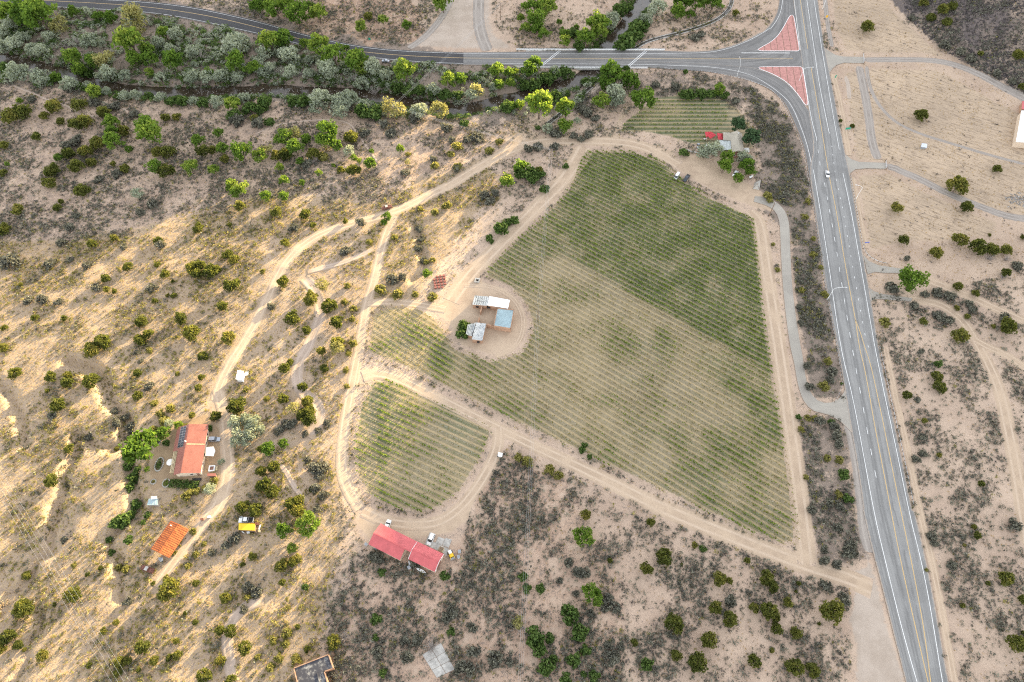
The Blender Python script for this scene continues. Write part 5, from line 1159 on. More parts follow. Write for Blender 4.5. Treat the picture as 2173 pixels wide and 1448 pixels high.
def trunk_mesh(h, r, limbs, seed, reach=.6, top=None):
    g = random.Random(seed); m = MB(); p = Vector((0, 0, -.05)); 
    for k in range(3):
        q = Vector((g.uniform(-.06, .06)*(k+1), g.uniform(-.06, .06)*(k+1), h*(k+1)/3)); m.tube(p, q, r*(1-.2*k), r*(.8-.2*k), 7); p = q
    for k in range(limbs):
        a = 6.283*k/limbs+g.uniform(-.4, .4); s_ = Vector((0, 0, h*g.uniform(.45, .95))); e = Vector((math.cos(a)*reach*g.uniform(.6, 1), math.sin(a)*reach*g.uniform(.6, 1), (top or h*1.6)*g.uniform(.75, 1.1)))
        mid = s_.lerp(e, .5)+Vector((0, 0, -.06)); m.tube(s_, mid, r*.45, r*.28, 5); m.tube(mid, e, r*.28, r*.08, 5)
    return m
def mesh_of(mb, name, mat):
    o = mb.build(name, mat); me = o.data; bpy.data.objects.remove(o); return me
KIND = {}
def kind(code, name, cat, look, leaf, zc, rz, nc, per, lsz, spread, nvar, th, tr, limbs, core=0, shell=.55, reach=.55, bark=M_BARK):
    vs = []
    for k in range(nvar):
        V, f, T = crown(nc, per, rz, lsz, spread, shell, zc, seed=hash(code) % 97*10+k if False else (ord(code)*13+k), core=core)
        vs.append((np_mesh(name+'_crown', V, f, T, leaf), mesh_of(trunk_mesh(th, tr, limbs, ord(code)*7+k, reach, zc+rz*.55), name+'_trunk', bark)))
    KIND[code] = dict(name=name, cat=cat, look=look, zc=zc, v=vs)
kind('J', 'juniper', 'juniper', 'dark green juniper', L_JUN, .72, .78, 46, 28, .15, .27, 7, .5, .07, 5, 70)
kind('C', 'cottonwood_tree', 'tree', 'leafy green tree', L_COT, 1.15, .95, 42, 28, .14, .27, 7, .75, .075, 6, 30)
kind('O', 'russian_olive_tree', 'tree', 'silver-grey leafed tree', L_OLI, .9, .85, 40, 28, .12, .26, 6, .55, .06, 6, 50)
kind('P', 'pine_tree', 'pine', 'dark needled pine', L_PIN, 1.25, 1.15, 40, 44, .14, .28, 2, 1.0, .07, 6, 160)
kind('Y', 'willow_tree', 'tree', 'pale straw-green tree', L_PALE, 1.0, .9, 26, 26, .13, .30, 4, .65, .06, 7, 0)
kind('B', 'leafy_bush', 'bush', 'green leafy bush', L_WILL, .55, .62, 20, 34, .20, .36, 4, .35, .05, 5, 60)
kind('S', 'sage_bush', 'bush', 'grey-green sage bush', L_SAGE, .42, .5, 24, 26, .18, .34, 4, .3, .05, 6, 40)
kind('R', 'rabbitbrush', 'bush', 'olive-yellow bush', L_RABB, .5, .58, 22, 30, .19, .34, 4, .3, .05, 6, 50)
def dead_mesh(seed):
    g = random.Random(seed); m = MB()
    for k in range(26):
        a = g.uniform(0, 6.283); e = g.uniform(.25, 1.2); p = Vector((0, 0, 0)); d = Vector((math.cos(a)*math.cos(e), math.sin(a)*math.cos(e), math.sin(e)))
        for j in range(3):
            q = p+d*.34; m.tube(p, q, .045*(1-.3*j), .045*(.7-.3*j)+.004, 4)
            for w_ in range(2):
                b_ = (d+Vector((g.uniform(-.7,.7), g.uniform(-.7,.7), g.uniform(-.3,.6)))).normalized(); m.tube(q, q+b_*.25, .014, .006, 3)
            p = q; d = (d+Vector((g.uniform(-.25,.25), g.uniform(-.25,.25), g.uniform(-.1,.2)))).normalized()
    return mesh_of(m, 'bare_branches', M_TWIG)
KIND['D'] = dict(name='dead_shrub', cat='dead shrub', look='bare grey dead shrub', zc=.35, v=[(dead_mesh(k), None) for k in range(3)])
TREES = {
'A': {'C': [(80,110,80),(220,130,110),(330,140,120),(600,100,45),(590,480,70),(750,500,60),(1060,350,110),(1190,400,60),(1090,480,70),(1210,480,70),(1400,490,90),(1330,260,60),(1210,590,40),(760,740,60),(1920,520,80),(1880,840,58),(2060,550,60),(890,985,62),(900,1060,55),(915,1150,75),(1170,1000,75),(1215,1080,105),(1600,1140,55),(1770,1080,45),(1040,1210,35),(1250,1360,58),(1540,1350,66),(1730,1380,42),(1800,1210,50),(1960,1240,80),(2100,1260,60),(155,820,25),(480,1280,35),(60,1330,20),(1690,600,45),(450,620,45),(640,570,60),(310,60,60),(900,150,50),(800,130,45)],
      'Y': [(480,200,75),(1080,150,100),(840,480,80),(1120,220,60)],
      'O': [(70,200,60),(20,270,50),(390,290,50),(190,310,60),(260,400,60),(330,420,60),(120,360,70),(30,400,60),(720,350,70),(820,360,40),(1280,350,60),(1420,290,60),(1380,410,50),(1560,420,60),(1900,380,100),(1940,330,80),(2110,420,40),(880,610,80),(1010,620,55),(1300,640,45),(1570,640,65),(1680,640,60),(1790,640,60),(1920,630,50),(2090,520,60),(150,590,90),(320,630,80),(560,680,70),(1760,830,60),(1970,800,50),(1560,820,42),(1100,770,50),(1010,780,50),(860,740,42),(1300,790,45),(710,690,40)],
      'J': [(90,950,70),(190,920,72),(440,870,60),(640,850,60),(610,1010,60),(690,990,62),(840,910,55),(300,1110,40),(790,1170,60),(1000,1060,50),(1280,1230,50),(1360,1230,60),(420,1390,60),(620,1350,60),(740,1310,45),(560,1250,50),(690,1230,60),(1340,1390,60),(920,1330,25),(1010,1370,40),(30,1180,40),(20,1400,35),(490,980,35),(360,940,40),(1340,950,40),(1430,950,40),(1640,1225,55),(1720,1220,42),(1820,1290,40),(2060,970,40)],
      'D': [(620,350,60),(900,430,50),(1620,460,60),(1190,190,45),(530,370,45)], 'S': [(850,880,60),(930,860,50),(560,710,50),(760,830,45),(560,1180,60),(620,1130,50),(1080,930,45),(1920,980,60),(2080,1000,55),(260,800,35)], 'B': [(1900,930,60),(2020,880,60),(2110,880,50),(1380,820,50),(1480,820,50),(1640,840,45),(960,780,40),(440,640,45),(1200,780,40),(30,540,50),(700,600,50)]},
'B': {'C': [(20,60,60),(170,60,90),(340,110,100),(520,110,72),(60,20,50),(440,60,60),(270,40,60),(860,220,50),(1040,160,40),(1235,215,40),(130,340,90),(240,320,85),(530,380,88),(640,460,90),(810,490,92),(870,550,60),(1220,590,92),(1570,650,62),(1670,640,56),(1960,570,62),(2060,600,42),(2110,580,30),(1980,690,50),(1520,20,80),(230,1110,72),(330,1200,70),(410,1130,45),(590,1060,90),(560,1150,60),(660,1180,50),(60,1270,85),(370,1310,35),(205,1360,35),(935,1330,50),(800,1280,30),(845,1300,25),(950,1230,22),(1180,1210,36),(520,1400,30),(640,1340,20),(740,395,32),(400,350,45)],
      'Y': [(320,1090,62),(100,1220,52),(1490,900,80),(1160,890,75),(1080,860,60),(1800,740,60),(1240,1310,25)],
      'O': [(80,440,62),(280,450,82),(30,520,60),(130,550,52),(60,580,50),(290,590,60),(440,480,42),(440,600,50),(600,570,88),(960,560,80),(1060,620,52),(870,690,60),(540,810,80),(500,870,70),(700,830,85),(770,810,70),(690,900,70),(900,860,60),(1440,720,60),(1330,890,72),(1760,790,62),(1930,710,40),(760,1220,50),(230,430,60),(1150,530,45)],
      'J': [(780,1110,62),(800,1385,58),(700,1380,35),(920,130,42),(250,1250,60),(480,1250,55),(180,1260,50)], 'B': [(120,990,45),(80,830,60),(880,900,70),(960,920,72),(1640,770,46),(2050,870,60),(2130,850,40),(1150,730,50),(1250,750,55),(1340,740,50),(1440,770,50),(1540,770,55),(400,820,60),(310,820,50),(1000,880,50),(1700,1000,40)],
      'D': [(970,750,60),(210,580,50),(360,600,42),(800,650,50),(480,1300,45),(700,680,45)], 'R': [(560,1270,45),(1590,1250,35),(1460,1340,40),(1640,1190,50),(1240,1250,25),(1640,1350,40),(1900,1220,40),(1980,1150,35),(1680,640,20)], 'S': [(1720,1130,45),(1600,1140,40),(1300,960,50),(1050,1010,50),(1560,1040,60),(1450,1290,35),(1220,1400,40),(1630,1360,40),(430,1330,50),(1100,1080,45),(880,1080,50),(1800,1110,50)]},
'C': {'C': [(180,60,72),(300,50,82),(230,150,80),(95,150,32),(135,225,45),(220,230,52),(285,285,44),(405,185,26),(430,232,15),(450,275,42),(450,345,50),(718,195,85),(725,270,75),(620,310,75),(545,225,25),(1355,105,60),(1400,20,72),(1520,20,80),(1650,30,72),(1465,120,40),(830,620,100),(800,690,72),(980,680,78),(745,815,68),(1085,800,98),(245,860,112),(90,850,42),(20,860,40),(460,890,75),(450,1020,65),(160,560,70),(210,515,60),(70,590,50),(0,600,50),(10,680,40),(1700,730,48),(1760,1290,62),(1740,1350,62),(1930,1340,60),(1950,1390,45),(100,1360,60)],
      'B': [(500,280,60),(380,790,60),(1415,1235,40),(950,555,28),(1430,585,22),(1040,230,70),(1080,200,60),(1010,290,75),(960,340,80),(900,375,60),(900,90,60),(960,70,42),(300,650,62),(380,610,60),(450,590,50),(200,690,60),(130,700,50),(560,380,50),(190,1400,50),(460,1345,28),(235,1035,25),(1560,760,50),(1470,770,50),(1640,760,45),(1740,770,45),(1420,770,45),(620,660,40),(470,765,30)],
      'O': [(830,150,62),(820,205,52),(1110,160,60),(1200,80,82),(860,765,82),(870,820,60),(1590,1230,70),(1665,1220,72),(1900,1280,62),(310,1040,46),(550,980,32),(370,570,45)],
      'P': [(1850,1005,60),(1960,1120,70)], 'J': [(1830,105,32),(240,1385,40)], 'S': [(640,920,50),(580,880,45),(700,960,40),(520,1100,40),(580,1130,35),(640,1095,45),(1190,690,40),(1350,700,45),(1550,280,45),(1500,310,40),(380,1090,50),(160,1210,45),(230,1190,45),(370,1190,40),(1830,820,40)], 'D': [(560,350,45)]},
'D': {'J': [(865,225,52),(1300,940,56),(1915,1370,36),(1385,140,40),(1480,80,46),(1560,40,42),(1515,175,42),(1795,415,24),(2100,430,48),(1330,10,36),(745,1022,22),(650,980,16),(2120,700,30)], 'S': [(1500,370,50),(1620,420,50),(1700,470,50),(1920,590,40),(2040,660,40),(1230,150,30)]},
'E': {'J': [(30,490,52),(155,330,52),(465,310,36),(495,258,26),(30,25,36),(400,110,52),(660,170,60),(1940,300,46),(1860,450,20),(1600,475,46),(925,555,33),(750,605,40),(1280,575,36),(1840,690,46),(1890,730,45),(1560,800,55),(1620,780,50),(1590,840,50),(1700,830,62),(1745,810,45),(1870,945,56),(1910,910,36),(860,885,38),(860,970,30),(1035,785,40),(1270,770,26),(1335,845,40),(1400,905,18),(1405,1020,26),(1255,1065,26),(1355,1020,18),(170,930,18),(285,1200,32),(520,1205,26),(40,1280,26),(1145,1230,50),(1465,1210,50),(1200,1335,45),(1115,1365,33),(1545,1325,68),(1800,1105,46),(1850,1365,58),(825,1395,65),(730,1435,42),(25,1440,40),(925,985,22)], 'O': [(1110,195,52)], 'C': [(1870,110,46),(1960,150,52),(1900,180,45),(1850,150,30)], 'S': [(90,740,80),(950,40,45),(800,80,40),(1230,280,45),(1140,350,45),(620,380,35),(560,470,40),(500,590,40),(1000,630,35),(1300,610,45),(1230,960,45),(780,960,45),(230,1060,40),(340,1050,45),(480,1070,40),(700,780,40),(400,770,50),(560,730,35)]},
'F': {'J': [(175,345,46),(410,360,48),(475,450,28),(245,595,38),(735,420,23),(235,910,50),(455,1050,60),(310,1205,65),(600,1105,65),(660,1240,60),(420,1300,40),(670,1410,58)], 'C': [(240,215,40),(90,220,46),(240,90,42),(385,110,28),(515,45,30),(1070,385,40),(1050,430,30),(1395,850,40),(2040,90,58)], 'Y': [(545,930,52)], 'B': [(1900,555,32),(1915,582,22),(1690,1260,48),(1680,1330,52),(2000,480,60),(2100,410,42),(2040,430,40)], 'R': [(1440,1030,42),(1300,1010,32),(1160,1010,50),(1020,970,48),(65,825,26),(1570,285,36),(1460,345,36),(1540,300,30),(1340,320,25),(930,590,32),(1440,735,25),(1390,750,25),(1130,550,30),(750,940,30),(730,1070,30),(800,1130,30),(790,1210,28),(800,1410,40)], 'S': [(320,480,45),(740,660,45),(860,430,45),(1330,640,40),(1370,740,35),(1350,560,35),(1330,480,40),(1860,210,45),(1900,260,45),(1950,190,40),(140,1110,40),(1110,890,50),(1200,870,40)]},
'G': {'B': [(110,30,72),(195,80,52),(290,160,42),(30,400,45),(250,40,45)], 'C': [(1855,70,46),(1945,20,42)], 'R': [(2090,210,40),(2110,250,30)]},
'H': {'J': [(1590,140,80),(1105,312,46),(1670,305,50),(1915,5,30),(1160,568,46),(1620,565,60),(1760,635,68),(1880,650,60),(1985,650,48),(1425,672,56),(2130,550,26),(1985,840,42),(1600,945,38),(1740,1005,32),(1320,1230,33),(1620,1345,66),(1995,1270,68),(1590,1120,26),(1670,1190,26),(1885,1270,20),(1855,530,15)], 'C': [(1230,890,108)], 'D': [(1855,715,46),(1985,725,36),(1960,870,40)], 'S': [(1060,950,50),(1185,720,30),(1080,970,40),(2080,780,45),(1430,1000,50),(1530,1030,50),(1330,1010,40),(1720,1130,45),(1690,1090,40),(1450,1190,50),(1520,1220,45),(1240,1100,40),(1970,1200,50),(330,1240,30),(320,1110,28)], 'R': [(140,810,24),(105,605,18),(1000,1240,45),(360,380,30),(430,560,24),(340,980,30),(490,790,25),(525,1010,35),(430,690,30),(380,260,30),(60,200,40)]},
'I': {'J': [(35,90,42),(125,280,55),(825,35,66),(745,100,60),(420,310,48),(550,290,36),(540,355,50),(730,340,65),(1110,275,38),(1640,140,42),(1115,460,46),(470,535,60),(570,890,42),(415,1150,52),(385,420,20),(945,885,23),(1435,280,22),(1605,395,32),(1745,625,46),(1550,615,28),(1915,540,76),(1630,310,30),(2110,890,32),(2110,1070,46),(2110,1190,46),(1960,1355,56),(2070,1380,58),(1850,5,55),(1135,15,45)], 'C': [(1150,885,135),(1320,760,60),(1200,770,45),(1445,700,36),(1190,1055,24)], 'O': [(1900,680,60),(1990,650,55),(2060,680,60),(1940,760,65),(2030,760,60),(1910,830,50),(2100,740,50),(1990,830,45),(1790,995,30),(1700,1215,50),(1370,690,42),(1990,290,1)], 'R': [(1215,95,26),(1995,410,30),(1540,1240,36),(1500,1275,38),(1590,1230,32),(1730,1150,36),(1650,1210,30),(1330,660,45),(1300,600,40),(1250,520,35),(1380,560,40),(1240,730,35),(1490,700,25)], 'B': [(1345,840,30),(1040,1030,42),(1080,1120,46),(1060,1200,42),(1100,1340,50),(1030,950,40),(1110,1050,30),(1690,720,30),(1190,1420,28),(1060,1420,40)], 'S': [(1210,380,40),(930,590,35),(1140,180,25),(1100,110,25),(1060,720,50),(1010,640,40),(960,700,40),(420,620,35),(720,800,40)]},
'J': {'J': [(245,240,50),(290,190,36),(540,95,40),(565,235,36),(390,385,42),(235,490,48),(430,510,52),(440,590,52),(385,610,50),(440,650,58),(60,1060,60),(155,1030,50),(90,1180,60),(150,1240,55),(300,1340,60),(360,1310,50),(350,1390,58),(20,1365,46),(460,1220,22)], 'Y': [(670,70,60),(315,560,56)], 'C': [(110,890,62),(235,845,40)], 'R': [(100,485,30),(740,250,30),(745,380,25),(780,50,40),(760,120,30)], 'S': [(480,1050,55),(540,1040,55),(520,1100,45),(250,700,50),(190,750,45),(310,690,45),(430,980,30),(590,680,35),(410,770,30),(510,740,30),(560,1260,45),(490,1210,45),(500,1370,35)]},
'K': {'R': [(150,990,50),(320,1060,45),(400,1100,40),(80,960,40)], 'J': [(620,1420,46)], 'B': [(590,900,30),(610,860,26),(650,950,24)]},
'L': {'J': [(1430,300,44),(1450,385,50),(1185,455,36),(1445,940,22),(1785,1170,26),(1330,660,26)], 'R': [(520,380,46),(550,180,36),(330,730,30),(545,965,32),(640,975,36),(630,1260,36),(370,1115,25),(380,640,30),(440,640,28)], 'B': [(575,675,32),(670,1090,50),(710,1290,42),(660,360,14),(1440,200,34),(310,630,25)], 'S': [(1300,100,30),(1270,490,28),(380,220,40),(400,380,40),(580,260,45),(560,340,40),(620,780,50),(640,850,45),(600,700,45),(480,660,45),(1310,790,40),(1260,970,40),(1320,930,35),(420,1380,40),(560,1320,40),(650,1360,40)]},
'M': {'J': [(215,590,40),(590,740,66),(195,855,76),(65,1080,55),(30,1120,42),(145,1150,40),(20,1180,36),(345,1235,50),(1370,700,84),(1150,1165,58),(965,1290,42),(1030,1280,36),(840,1035,33),(940,965,28),(950,1375,36),(1245,1275,36),(1365,1250,30),(1435,1230,40),(1585,650,28),(1825,765,46),(1580,965,26),(1785,1030,40),(1865,1040,50),(1980,1170,56),(1785,1270,46),(1650,1395,56),(1870,1430,46),(2045,430,36),(1965,495,21),(1425,1115,28),(705,578,20),(815,525,21),(1240,650,22),(1500,890,20),(1120,1350,22),(720,1310,25),(200,1185,20),(440,820,18)], 'B': [(1000,140,62),(1060,90,50),(950,170,50),(1080,20,50),(1200,90,28),(1160,155,24),(1040,300,40),(880,300,30),(900,400,30)], 'R': [(1585,415,32),(1650,330,26),(2000,770,30),(1520,510,30),(1400,400,30),(1440,330,30),(1560,230,30),(600,500,25),(960,520,30),(1020,540,30),(1350,610,30)], 'S': [(1900,290,50),(1830,340,45),(1720,400,40),(2010,680,50),(1040,790,45),(2080,720,50),(1970,860,40),(520,300,30)]},
'N': {'C': [(430,170,92),(240,225,62),(300,365,42)], 'J': [(215,505,56),(310,475,42),(225,640,30),(640,1120,58),(430,1180,28),(350,1000,25)], 'B': [(1030,560,36),(985,940,46),(980,1090,28),(1040,1370,36),(1590,1040,36),(1540,590,40),(410,680,28)], 'R': [(350,450,40),(30,1250,30),(200,1250,40),(130,1330,40),(330,1270,45),(160,1110,40),(260,1050,45),(250,1140,40)], 'S': [(1670,1330,60),(1740,1350,55),(1950,1260,70),(1770,1200,60),(1230,1250,60),(1320,1110,50),(1210,1110,42),(1600,880,60),(1560,920,50),(2110,970,46),(1000,1210,45),(2060,1290,40),(1760,1010,50),(960,430,50),(1010,440,45),(1300,480,50)], 'D': [(720,1090,56),(1430,1160,72)]},
'O': {'J': [(625,95,42),(1145,155,36),(1255,430,68),(1110,535,54),(815,465,22),(1500,340,28),(1925,465,28),(1700,615,56),(1780,630,32),(2080,610,58),(1665,845,54),(1985,850,42),(2100,870,72),(1785,945,60),(1615,1110,66),(1355,1230,46),(1525,1290,82),(1985,1280,56),(1015,1125,32),(1340,980,80),(1395,500,14)], 'C': [(605,270,84),(670,730,76),(710,800,40)], 'B': [(1570,370,30),(1110,1300,56),(490,900,75),(570,1040,70),(250,690,40),(210,1080,78),(240,1195,60),(300,1320,66),(330,1090,40),(520,1270,56),(620,1190,44),(690,1400,50),(605,1385,26),(460,1420,50),(360,1260,36),(115,600,38),(145,690,38)], 'S': [(1790,800,54),(840,1250,64),(905,1155,36),(800,1150,35),(660,890,35),(550,560,50),(620,570,45),(480,480,40),(800,780,50),(860,840,50),(780,850,40),(410,630,30),(540,730,28)], 'Y': [(75,965,50)], 'D': [(90,990,75)]},
'P': {'J': [(75,610,66),(100,680,50),(90,870,80),(125,930,42),(225,805,40),(575,870,92),(135,1015,48),(290,1050,50),(285,1325,68),(430,1355,56),(475,975,16),(310,650,20),(290,715,14),(95,1190,22),(1985,615,60),(1840,648,22),(1755,262,32),(1730,190,22),(1640,830,24),(2120,780,36),(2075,1130,75),(2130,1050,20)], 'S': [(540,670,50),(680,780,55),(520,470,45),(620,500,45),(700,400,60),(760,410,45),(740,340,45),(430,50,50),(2050,180,55),(1540,500,40),(1390,270,40),(1410,330,36),(520,380,40),(640,200,40)], 'R': [(1650,340,18),(1345,540,16)]}}
LAND = [('solar-roofed house',400,955),('rusty open shed',360,1147),('long red barn',830,1150),('garage barn',905,1180),('adobe ruin',1040,670),('farmhouse',1550,300),('road bridge',1265,122),('white box trailer',508,797),('yellow canopy',523,1115),('upper red island',1660,80),('lower red island',1675,180),('flat tar roof',665,1420),('concrete slab',928,1400),('lower-left vineyard block',890,950),('strip street lamp',1757,637),('white highway car',1755,373),('big tree by driveway',1937,592),('lone grey trailer',1960,308),('silver-white verge car',818,130),('brick pallets',930,602),('track-side rusty wreck',822,442),('farmhouse pickup',1457,380),('truck wreck',312,1208),('gravel turnout',1850,1330),('creekside utility pole',838,250),('top left corner',0,0),('left edge centre',0,480),('bottom left corner',0,1448),('bottom right corner',2173,1448),('right edge centre',2173,900),('creek bend',300,190),('sheet-metal shed',323,1063),('bottom edge centre',1250,1448)]
DIRS = ['right','upper right','above','upper left','left','lower left','below','lower right']
allt = []
for tile, kk in TREES.items():
    for code, L in kk.items():
        for (zx, zy, r) in L:
            if r < 5: continue
            u, v = Z(tile, [(zx, zy)])[0]
            if any(c == code and math.hypot(u-a, v-b_) < .30*(r+r2)*KZ for c, a, b_, r2 in allt): continue
            allt.append((code, u, v, r))
info = []
for code, u, v, r in allt:
    n_, lu, lv = min(LAND, key=lambda q: math.hypot(u-q[1], v-q[2])); d = math.hypot(u-lu, v-lv)
    k = int(round(math.atan2(-(v-lv), u-lu)/(math.pi/4))) % 8; info.append((code, u, v, r, n_, k, d))
cnt = {}
for i, q in enumerate(info): cnt.setdefault((KIND[q[0]]['look'], q[4], q[5]), []).append((q[6], i))
rank = {i: (j, len(L)) for L in cnt.values() for j, (d, i) in enumerate(sorted(L))}
TREE_XY = []
for i, (code, u, v, r, lm, k, d) in enumerate(info):
    K = KIND[code]; R = r*KZ*mpp(v)*1.04; x, y, z = at(u, v, K['zc']*R*.9); TREE_XY.append((x, y, R))
    j, n_ = rank[i]; lt = bool(lit(x, y, z+R)); size = 'large' if R > 4.2 else 'small' if R < 1.7 else 'middle-sized'
    rel = {'above': 'above', 'below': 'below', 'left': 'left of', 'right': 'right of'}.get(DIRS[k], 'to the '+DIRS[k]+' of')
    lab = f"{size} {K['look']}, {'nearest' if n_ == 1 else ordinal(j+1)+' nearest'} {rel} the {lm}"
    o = thing(K['name'], (x, y, z), random.uniform(0, 6.283), lab, K['cat'], K['name'].replace('_', ' ')+'s across the valley'); s_ = random.uniform(.92, 1.1)
    o.scale = (R, R*s_, R*random.uniform(.88, 1.12)); cm, tm = random.choice(K['v'])
    mobj('branches' if code == 'D' else 'crown', cm, o)
    if tm: mobj('trunk', tm, o)
print('TREES', len(info), {c: sum(q[0] == c for q in info) for c in KIND})
# ------------------------------------------------------------------ low cover nobody could count
ROADS_PX = []
def keep_clear(x, y):
    """True where nothing low should grow: paved roads, buildings, tracks, beds"""
    u, v = proj(x, y, 0); m = np.zeros(x.shape, bool)
    for P in CLEAR: m |= inpoly(u, v, P)
    for p, w_ in CLINES: m |= segdist(x, y, p) < w_
    return m
CLEAR = [HL+HR[::-1], RN+RS[::-1], VY_A, VY_B,
    Z('B', [(1690,424),(2134,420)])+Z('C', [(1180,400),(1500,415),(1700,400),(1900,330),(2040,250)])+Z('D', [(60,220),(150,60),(160,-50),(300,-50),(400,950),(440,1200),(500,1448),(383,1448),(312,1112),(200,883),(30,718)])+Z('C', [(1900,668),(1500,578),(1200,552),(0,556)])+Z('B', [(1690,530)]),
    [(1418,350),(1450,322),(1520,345),(1570,378),(1605,392),(1665,440),(1640,455),(1560,430),(1455,378)],
    [(1318,262),(1385,208),(1505,200),(1560,240),(1600,300),(1590,330),(1500,315),(1370,280)],
    Z('I', [(1240,780),(1400,690),(1480,600),(1620,560),(1720,620),(1800,720),(1810,960),(1740,1060),(1640,1130),(1400,1190),(1200,1260),(1185,1150),(1215,950)]),
    [(905,650),(930,640),(965,610),(990,592),(1020,590),(1075,608),(1112,640),(1128,690),(1112,735),(1060,765),(975,740),(945,690)],
    [(770,1085),(900,1096),(960,1070),(1020,985),(1050,920),(1085,925),(1060,980),(1010,1060),(990,1110),(985,1150),(940,1220),(870,1200),(775,1165),(750,1110)],
    [(845,104),(905,72),(935,35),(958,-20),(1046,-20),(1042,40),(1080,92),(1105,108),(960,112)],
    Z('P', [(860,300),(830,480),(640,560),(740,650),(720,780),(680,950),(740,1150),(730,1500),(1230,1500),(1060,980),(980,650)]),
    F6([(125,360),(525,200),(590,372),(490,420),(555,650),(195,650)]), F6([(1600,215),(1825,65),(1995,385),(1775,495)]), Z('D', [(2060,810),(2300,810),(2300,1170),(2050,1160)]),
    R2([(570,170),(870,340),(525,840),(230,660)]), Z('D', [(519,385),(670,455),(840,460),(840,515),(680,510),(555,600)]), Z('D', [(690,1250),(800,1305),(1020,1315),(1015,1368),(770,1372),(715,1440)])]
CLINES = []
for o in list(bpy.data.objects):
    if o.name.split('.')[0] in ('dirt_track', 'gravel_track', 'access_road', 'sandy_wash', 'footpath', 'driveway', 'road_verge'):
        co = np.empty(len(o.data.vertices)*3, np.float32); o.data.vertices.foreach_get('co', co); co = co.reshape(-1, 3)
        n_ = 7 if o.name.startswith('access') else 9
        if len(co) % n_ == 0 and not o.name.startswith('driveway'):
            g_ = co.reshape(-1, n_, 3); mid = g_[:, n_//2, :2]; w_ = float(np.median(np.hypot(*(g_[:,0,:2]-g_[:,-1,:2]).T)))/2
            CLINES.append((resample(mid, 5.0).tolist(), w_*.86))
def proto(n_, tri, h, seed, spread=1.0, up=.5):
    r = np.random.default_rng(seed); V = []
    for k in range(n_):
        a = r.uniform(0, 6.283); q = r.uniform(0, 1)**.6*.75*spread; c = np.array([math.cos(a)*q, math.sin(a)*q, h*(.25+.75*(1-q*q*.8)*r.uniform(.4, 1))])
        d1 = r.normal(size=3); d1[2] = abs(d1[2])*up; d1 /= np.linalg.norm(d1); d2 = r.normal(size=3); d2 /= np.linalg.norm(d2)
        V += [c-d1*tri*.6, c+d2*tri*.7, c+d1*tri*.7]
    return np.array(V)
def scatter(name, pts, size, protos, mat, label, cat, tint=None, ztilt=0):
    Vs = []; T = []; n_ = len(pts); z = hgt(pts[:,0], pts[:,1]); which = RNG.integers(0, len(protos), n_); ang = RNG.uniform(0, 6.283, n_); tint = RNG.uniform(0, 1, n_) if tint is None else tint
    for k, P in enumerate(protos):
        i = np.where(which == k)[0]
        if not len(i): continue
        c, s_ = np.cos(ang[i])[:,None], np.sin(ang[i])[:,None]; S_ = size[i][:,None]
        X = (P[:,0]*c-P[:,1]*s_)*S_+pts[i,0][:,None]; Y = (P[:,0]*s_+P[:,1]*c)*S_+pts[i,1][:,None]; Zz = P[:,2]*S_*RNG.uniform(.8, 1.2, len(i))[:,None]+z[i][:,None]
        Vs.append(np.stack([X, Y, Zz], -1).reshape(-1, 3)); T.append(np.clip(tint[i][:,None]*.65+RNG.uniform(0, .35, (len(i), len(P)//3)), 0, 1).ravel())
    V = np.concatenate(Vs); T = np.concatenate(T); me = np_mesh(name, V, np.arange(len(V)).reshape(-1, 3), T, mat)
    return tag(mobj(name, me), label, cat, kind='stuff')
N = 1000000
X = RNG.uniform(-400, 400, N); Y = RNG.uniform(10, 470, N); U, V_ = proj(X, Y, 0)
m = (U > -40) & (U < 2213) & (V_ > -30) & (V_ < 1490); X, Y, U, V_ = X[m], Y[m], U[m], V_[m]
m = ~keep_clear(X, Y); X, Y, U, V_ = X[m], Y[m], U[m], V_[m]
CRD = segdist(X, Y, CREEK); m = CRD > 4.6; X, Y, U, V_, CRD = X[m], Y[m], U[m], V_[m], CRD[m]
print('cover points', len(X), 'of area', 800*460)
Un = U+14*vn(X, Y, 12, 61); Vn = V_+14*vn(X, Y, 12, 62)
cl = .5+.5*vn(X, Y, 9, 63)+.35*vn(X, Y, 3.5, 64)+.25*vn(X, Y, 28, 65)                    # clumping
def zone_d(base, rules):
    d = np.full(X.shape, base)
    for P, q in rules: d[inpoly(Un, Vn, P)] = q
    return d
Z_STRIP = [(1555,180),(1640,205),(1700,320),(1720,450),(1745,600),(1785,830),(1755,850),(1715,830),(1690,650),(1680,480),(1625,415),(1615,300),(1590,220)]
Z_STRIP2 = [(1690,880),(1800,900),(1830,1180),(1740,1200)]
Z_RIGHT = [(1850,640),(2300,560),(2300,1600),(2010,1600)]
Z_FIELD = [(1750,-60),(1890,-60),(2050,135),(2300,280),(2300,560),(1850,640),(1800,345)]
Z_BOTR = [(1060,960),(1300,1070),(1790,1250),(1790,1600),(1330,1600),(1340,1250)]
Z_BOTL = [(1060,960),(1180,1010),(1340,1250),(1330,1600),(640,1600),(740,1180),(980,1160)]
Z_LIT = [(-100,520),(250,500),(560,420),(800,430),(1040,340),(1050,430),(860,640),(780,640),(720,1100),(650,1600),(-100,1600)]
Z_UL = [(-100,165),(560,200),(1000,260),(1040,330),(800,420),(560,420),(250,500),(-100,520)]
Z_RIV = [(-100,20),(300,25),(560,75),(800,130),(1000,140),(1250,150),(1240,230),(1080,250),(880,245),(560,215),(-100,165)]
Z_TOPC = [(1050,-60),(1640,-60),(1640,60),(1540,100),(1100,100)]
Z_TOPL = [(300,-60),(940,-60),(900,60),(850,95),(640,60),(300,-5)]
Z_MIDT = [(1270,150),(1560,160),(1600,250),(1520,205),(1320,215),(1280,290),(1150,285),(1200,220)]
